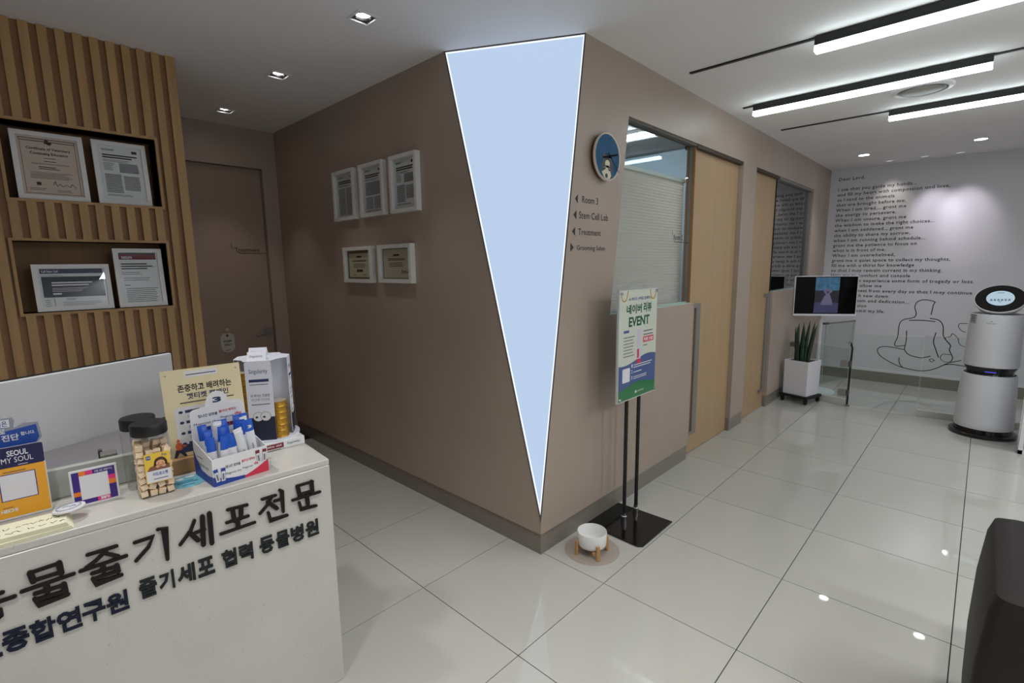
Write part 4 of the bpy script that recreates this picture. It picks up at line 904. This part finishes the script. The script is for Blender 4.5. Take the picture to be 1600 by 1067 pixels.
for sgn, ox in ((1, .02), (-1, PW-.02)):
    gg.stroke(spline([(ox+sgn*.0, .575), (ox+sgn*.018, .548), (ox+sgn*.05, .553), (ox+sgn*.066, .597)], 5), .008, .0008, .0013)
build('ribbon_print', gg, mat('ribbon_gold', (196, 150, 78), .4), pst)
for a, b in ((.018, .018), (PW-.016, .018), (.018, PH-.018), (PW-.016, PH-.016)):
    build('standoff_cap', G(FPo.sub(a, b)).lathe([(.009, 0), (.009, .008), (.007, .011), (.001, .011)], n=16), CHROME, ss, smooth=True)
mt = tag(build('floor_mat', G().disc(-.2, .195, .142, 0, .0015, 48), mat('mat_taupe', (166, 156, 146), .35), loc=(-.2, .195, 0)), 'thin round taupe floor mat under the white pet bowl', 'mat')
bw = thing('pet_bowl', 'white ceramic pet bowl raised in a wooden four legged stand', 'bowl', (-.185, .173, .0015))
fw_ = Fr((-.185, .173, .0015))
build('bowl', G(fw_).lathe([(.001, .042), (.060, .042), (.070, .048), (.0745, .06), (.076, .118), (.074, .121), (.0715, .118), (.070, .068), (.064, .058), (.001, .055)], n=48, close=False), mat('ceramic', (228, 228, 226), .12), bw, smooth=True)
WL = mat('stand_wood', (186, 140, 86), .5, noise=(30, .1), stretch=(1, 1, .2))
build('cross_bar', G(fw_).box(-.074, .074, -.008, .008, .026, .042, fw_.sub(0, 0, 0, .75)).box(-.008, .008, -.074, .074, .0265, .0418, fw_.sub(0, 0, 0, .75)), WL, bw, bevel=.001, seg=1)
for k in range(4):
    a = math.radians(-34+90*k); f = fw_.sub(.082*math.cos(a), .082*math.sin(a), 0, a)
    build('leg', G(f).box(-.0055, .0075, -.009, .009, 0, .078), WL, bw, bevel=.003)

# ------------------------------------------------------------------ planter, television, glass pen
PF = Fr((-.16, 4.03, 0)).sub(0, 0, 0, -.26)
cart = thing('plant_trolley', 'low black plant trolley on castors under the white planter', 'trolley', tuple(PF.O))
g = G(PF)
for q in range(5): g.box(-.145, .145, -.145+.0675*q-.0, -.145+.0675*q+.02, .062, .085)
g.box(-.145, -.125, -.145, .145, .062, .085).box(.125, .145, -.145, .145, .062, .085)
build('frame', g, BLACKM, cart, bevel=.002, seg=1)
for sx in (-1, 1):
    for sy in (-1, 1):
        f = PF.sub(sx*.12, sy*.12, 0); w = Fr(f.pt(-.009, 0, .022), f.V, f.N)
        cs = build('caster', G(f).box(-.014, .014, -.01, .012, .04, .062).box(-.016, -.012, -.012, .012, .015, .05).box(.012, .016, -.012, .012, .015, .05), BLACKM, cart)
        build('wheel', G(w).lathe([(.02, 0), (.022, .004), (.022, .014), (.02, .018)], n=18), BLACKM, cs, smooth=True)
pl = thing('planter', 'tall white square planter with upright dark green spear leaves', 'plant', tuple(PF.pt(0, 0, .085)))
def taper(g, w0, w1, z0, z1, fr): return g.hexa([(-w0, -w0, z0), (w0, -w0, z0), (w0, w0, z0), (-w0, w0, z0), (-w1, -w1, z1), (w1, -w1, z1), (w1, w1, z1), (-w1, w1, z1)], fr)
g = G(PF); a, b, c_, e = .121, .125, .113, .111
g.add([(-a, -a, .086), (a, -a, .086), (a, a, .086), (-a, a, .086), (-b, -b, .45), (b, -b, .45), (b, b, .45), (-b, b, .45), (-c_, -c_, .45), (c_, -c_, .45), (c_, c_, .45), (-c_, c_, .45), (-e, -e, .42), (e, -e, .42), (e, e, .42), (-e, e, .42)],
      [(3, 2, 1, 0)] + [(i, (i+1) % 4, (i+1) % 4+4, i+4) for i in range(4)] + [(4+i, 4+(i+1) % 4, 8+(i+1) % 4, 8+i) for i in range(4)] + [(8+i, 8+(i+1) % 4, 12+(i+1) % 4, 12+i) for i in range(4)] + [(12, 13, 14, 15)])
build('pot', g, mat('pot_white', (222, 220, 226), .25), pl, bevel=.003, seg=2)
build('soil', G(PF).box(-.1105, .1105, -.1105, .1105, .4205, .435), mat('soil', (40, 34, 30), .9, noise=(60, .4), bump=(90, .8)), pl)
LEAF = mat('spear_leaf', (34, 62, 42), .4, noise=(14, .35), stretch=(1, 1, 1.6))
for (x, y, h, dx, dy, r_) in ((-.075, .0, .40, -.0, .02, .017), (-.045, .03, .405, .005, .02, .018), (-.03, -.04, .37, -.02, -.02, .018), (.0, .01, .435, .03, .02, .020), (.012, -.045, .38, .02, -.03, .019), (.035, .03, .42, .03, .03, .018), (.055, -.01, .40, .065, .0, .018), (.03, -.02, .36, .02, -.01, .016), (-.06, -.02, .36, -.03, 0, .015)):
    pts = [(x+dx*(i/7)**1.3, y+dy*(i/7)**1.3, .43+h*i/7) for i in range(8)]
    build('leaf', G(PF).tube(pts, [r_, r_*1.05, r_, r_*.95, r_*.85, r_*.7, r_*.48, r_*.08], 9), LEAF, pl, smooth=True)
# television on a floor stand
tl, tr_ = Vector((-.345, 4.30, 0)), Vector((.170, 4.62, 0)); tu = (tr_-tl).normalized(); TWd = (tr_-tl).length
FTV = Fr((tl.x, tl.y, .905), tu, (0, 0, 1)); TH = .405
tv = thing('television', 'white framed screen showing a dog photo on a round based stand', 'television', (-.12, 4.56, 0))
build('cabinet', G(FTV).rrect(-.008, TWd+.008, -.02, TH+.006, .006, -.03, 0), WHITE, tv, bevel=.002, seg=1)
sc = build('screen', G(FTV).box(0, TWd, 0, TH, 0, .0015), mat('screen_black', (5, 5, 7), .1, spec=.12), tv)
build('chin', G(FTV).box(-.008, TWd+.008, -.022, -.002, -.03, .004), mat('chin_white', (236, 238, 244), .2), tv, bevel=.001, seg=1)
FTVs = FTV.sub(0, 0, .002); x0, x1 = TWd*.325, TWd*.715
SE = lambda n_, c: emis(n_, c, .45)
build('picture', G(FTVs).quad(x0, x1, .01, TH*.98, 0), SE('screen_dark', (14, 16, 34)), tv)
g = G(FTVs).quad(x0, x1, TH*.63, TH*.98, .0004); build('picture', g, mat('screen_teal', (46, 92, 128), .3, emit=.4, noise=(26, .5)), tv); MATS['screen_teal'].node_tree.nodes['Principled BSDF'].inputs['Emission Color'].default_value = lin((44, 80, 98)) + (1,)
build('picture', G(FTVs).poly([(x0-.004, .01), (x1, .01), (x1, TH*.30), (x0, TH*.32)], .0004), SE('screen_violet', (56, 56, 100)), tv)
g = G(FTVs); cx = (x0+x1)/2; g.poly([(cx-.06, TH*.24), (cx+.062, TH*.24), (cx+.055, TH*.34), (cx+.03, TH*.52), (cx-.002, TH*.55), (cx-.028, TH*.46), (cx-.05, TH*.33)], .0008); g.ell(cx+.005, TH*.60, .032, .034, .0008); g.ell(cx-.024, TH*.63, .012, .02, .0008); g.ell(cx+.04, TH*.62, .010, .02, .0008); build('picture', g, SE('screen_dog', (110, 100, 136)), tv)
g = G(FTVs); g.ell(cx+.008, TH*.585, .012, .010, .0012); g.ell(cx-.006, TH*.62, .005, .005, .0012); g.ell(cx+.02, TH*.615, .005, .005, .0012); build('picture', g, SE('screen_dog_dark', (40, 34, 60)), tv)
build('pole', G().tube([(-.135, 4.57, .04), (-.135, 4.57, 1.15)], .02, 16), WHITE, tv, smooth=True)
build('mount_plate', G(FTV).box(TWd*.3, TWd*.6, TH*.3, TH*.7, -.06, -.03), DARKMET, tv)
build('base', G(Fr((-.135, 4.57, 0))).lathe([(.19, 0), (.192, .012), (.186, .022), (.03, .026), (.026, .06), (.001, .06)], n=48), mat('base_white', (216, 228, 226), .15), tv, smooth=True)
# pen of low glass panels
def pane(name, label, pts, z0, z1, kerb=None, m=GREENGLASS, extra=None):
    (xa, ya), (xb, yb) = pts; u = Vector((xb-xa, yb-ya, 0)); L_ = u.length; f = Fr((xa, ya, 0), u, (0, 0, 1))
    r = thing(name, label, 'glass panel', (xa, ya, 0), 'low glass pen panels')
    build('pane', G(f).box(0, L_, z0, z1, -.004, .004), m, r)
    build('pane_edge', G(f).box(0, L_, z1, z1+.0015, -.004, .004).box(0, .0015, z0, z1, -.0042, .0042).box(L_-.0015, L_, z0, z1, -.0042, .0042), GLASSEDGE, r)
    if kerb: build('kerb', G(f).box(0, L_, 0, kerb, -.03, .02), mat('kerb_white', (196, 194, 187), .4), r, bevel=.002, seg=1)
    return r, f, L_
r, f, L_ = pane('glass_partition', 'low clear glass panel on a white kerb behind the planter', ((-.35, 4.30), (.235, 4.13)), .07, .60, .07)
build('wall_clamp', G(f).box(.0, .05, .54, .59, -.012, .012), STEEL, r)
r, f, L_ = pane('glass_gate', 'low glass gate leaf with a black upright rod and latch', ((.262, 4.125), (.80, 4.17)), .012, .755)
build('rod', G(f).tube([(-.012, .02, 0), (-.012, .45, 0), (-.008, .60, 0), (-.03, .665, -.01)], .009, 10), BLACKM, r, smooth=True)
build('rod_cap', G(f).tube([(-.03, .665, -.01), (-.036, .64, -.012)], .012, 10), CHROME, r, smooth=True)
for z in (.44, .14): build('hinge_clamp', G(f).box(-.10, -.035, z-.035, z+.035, -.012, .016), STEEL, r, bevel=.002, seg=1); 
for z in (.44, .14): build('hinge_knuckle', G(f).tube([(-.018, z-.03, .0), (-.018, z+.03, .0)], .014, 10), DARKMET, r, smooth=True)
build('foot_cap', G(f).box(-.03, .01, 0, .018, -.018, .018), STEEL, r)
r, f, L_ = pane('glass_partition', 'low clear glass panel on a pale kerb left of the air purifier', ((.805, 4.18), (1.85, 4.27)), .06, .77, .06)
r, f, L_ = pane('glass_partition', 'narrow glass return panel fixed to the far wall beside the television', ((-.17, 5.04), (.03, 5.585)), .012, .735)
build('top_clip', G(f).box(0, L_, .725, .745, -.008, .008), STEEL, r); build('top_clip', G(f).box(-.05, .03, .728, .75, -.014, .014), DARKMET, r)

# ------------------------------------------------------------------ air purifier
PX, PY = 1.262, 3.90; fa = Fr((PX, PY, 0)); ap = thing('air_purifier', 'tall white two tier air purifier with tilted round black control head', 'air purifier', (PX, PY, 0))
PW_ = mat('purifier_white', (216, 216, 222), .4)
def dots(m):
    nt = m.node_tree; tc = nt.nodes.new('ShaderNodeTexCoord'); vo = nt.nodes.new('ShaderNodeTexVoronoi'); vo.inputs['Scale'].default_value = 150; vo.inputs['Randomness'].default_value = 0
    bp = nt.nodes.new('ShaderNodeBump'); bp.inputs['Strength'].default_value = .1; bp.inputs['Distance'].default_value = .001
    nt.links.new(tc.outputs['Object'], vo.inputs['Vector']); nt.links.new(vo.outputs['Distance'], bp.inputs['Height']); nt.links.new(bp.outputs[0], nt.nodes['Principled BSDF'].inputs['Normal'])
dots(PW_)
build('base', G(fa).lathe([(.195, 0), (.216, .006), (.218, .028), (.205, .036), (.19, .036), (.185, .07), (.001, .07)], n=56), BLACK, ap, smooth=True, label='black rolling base tray')
build('lower_body', G(fa).lathe([(.186, .07), (.189, .085), (.19, .13), (.183, .35), (.174, .515), (.171, .525), (.164, .528), (.160, .51)], n=64, close=False), PW_, ap, smooth=True)
build('gap_ring', G(fa).lathe([(.160, .50), (.162, .515), (.150, .53), (.148, .555), (.164, .585), (.166, .60), (.150, .62)], n=56), BLACK, ap, smooth=True, label='black air outlet between the tiers')
g = G(fa)
for k in range(10):
    a0, a1 = (math.radians(258+2.6*(k+q)) for q in (0, 1))
    g.add([(.1525*math.cos(a), .1525*math.sin(a), z) for a, z in ((a0, .556), (a1, .556), (a1, .562), (a0, .562))], [(0, 1, 2, 3)])
build('status_light', g, emis('violet_glow', (90, 80, 255), .8), ap, label='violet status light')
build('upper_body', G(fa).lathe([(.168, .595), (.173, .60), (.174, .62), (.170, .85), (.166, 1.02), (.163, 1.028), (.157, 1.03), (.152, 1.01)], n=64, close=False), PW_, ap, smooth=True)
build('top_inlet', G(fa).lathe([(.155, .99), (.152, 1.012), (.06, 1.02), (.001, 1.02)], n=48), BLACK, ap, smooth=True)
el = math.radians(48); hn = Vector((-.06, -math.cos(el), math.sin(el))).normalized(); hu = Vector((1, 0, 0)); hu = (hu - hn*hu.dot(hn)).normalized(); hv = hn.cross(hu)
fh2 = Fr((PX+.004, PY-.02, 1.150), hu, hv)
build('head_shell', G(fh2).lathe([(.06, -.09), (.11, -.075), (.148, -.04), (.160, -.008), (.160, .004), (.154, .008)], n=56), mat('head_white', (216, 216, 220), .3), ap, smooth=True)
build('head_ring', G(fh2).lathe([(.156, .004), (.152, .009), (.088, .011), (.001, .011)], n=56), BLACK, ap, smooth=True, label='glossy black ring')
dsp = build('display', G(fh2).disc(0, 0, .084, .011, .0125, 48), emis('display_glow', (170, 192, 206), .85), ap, label='pale round display')
g = G(fh2)
for k in range(6): g.quad(-.058+.021*k, -.046+.021*k, -.022, -.012, .013); g.quad(-.060+.021*k, -.044+.021*k, -.032, -.026, .013)
g.quad(-.008, .006, -.046, -.041, .013); g.quad(-.02, .02, .058, .063, .013); build('display_print', g, mat('display_ink', (60, 80, 110), .5), dsp)
fpz = Fr((PX-.03, PY-.1685, .955), (1, -.15, 0), (0, 0, 1))
g = G(fpz); g.text('Puricɑre', -.03, .03, 0, .012, c=.002); g.disc(.0, .022, .004, .001, .002, 10); build('logo_print', g, GREYINK, ap)
a_ = math.radians(215); fst = Fr((PX+.170*math.cos(a_), PY+.170*math.sin(a_), .97), (-math.sin(a_), math.cos(a_), 0), (0, 0, 1))
build('sticker', G(fst).box(-.03, .03, -.02, .05, -.002, .002), mat('sticker_grey', (176, 178, 184), .5), ap); g = G(fst); g.quad(-.03, .03, .044, .05, .0026); g.quad(-.03, .03, -.004, .0, .0026); g.lines(-.024, .02, .008, .038, 5, c=.0026); build('sticker_print', g, INK, ap)

# white cabinet edge at the right, seat block
cbn = thing('display_cabinet', 'white cabinet with a glass front just entering at the right edge', 'cabinet', (1.7, 3.6, 0))
build('frame', G().box(1.468, 1.492, 3.46, 3.50, 0, 1.9).box(1.468, 1.492, 3.62, 3.65, 0, 1.9).box(1.468, 2.3, 3.46, 3.65, 0, .03).box(1.468, 2.3, 3.46, 3.65, 1.88, 1.9).box(2.27, 2.3, 3.46, 3.65, 0, 1.9), WHITE, cbn)
build('glass_front', G().box(1.492, 2.27, 3.47, 3.476, .03, 1.88), GREENGLASS, cbn)
build('panel', G().box(1.492, 2.27, 3.635, 3.645, .03, 1.88), WHITE, cbn)
build('shelf', G().box(1.492, 2.27, 3.5, 3.63, .42, .44), WHITE, cbn); build('shelf', G().box(1.492, 2.27, 3.5, 3.63, .10, .12), WHITE, cbn)
bn = thing('leather_seat', 'dark brown leather seat block in the lower right corner', 'seat', (1.75, .1, 0))
ZS = .66; g = G(); lay = [(0.0, 0), (.012, .06), (.016, .25), (.012, .45), (.0, .6), (-.012, .645), (-.04, ZS)]
vs = []; 
for o_, z in lay:
    P = rr(1.245-o_, 2.05+o_, -.205-o_, .372+o_, .03, 4); nn = len(P); vs += [(x, y, z) for x, y in P]
fs = [(k*nn+i, k*nn+(i+1) % nn, (k+1)*nn+(i+1) % nn, (k+1)*nn+i) for k in range(len(lay)-1) for i in range(nn)] + [tuple(range(nn))[::-1], tuple(range((len(lay)-1)*nn, len(lay)*nn))]
g.add(vs, fs); build('body', g, LEATHER, bn, smooth=True)
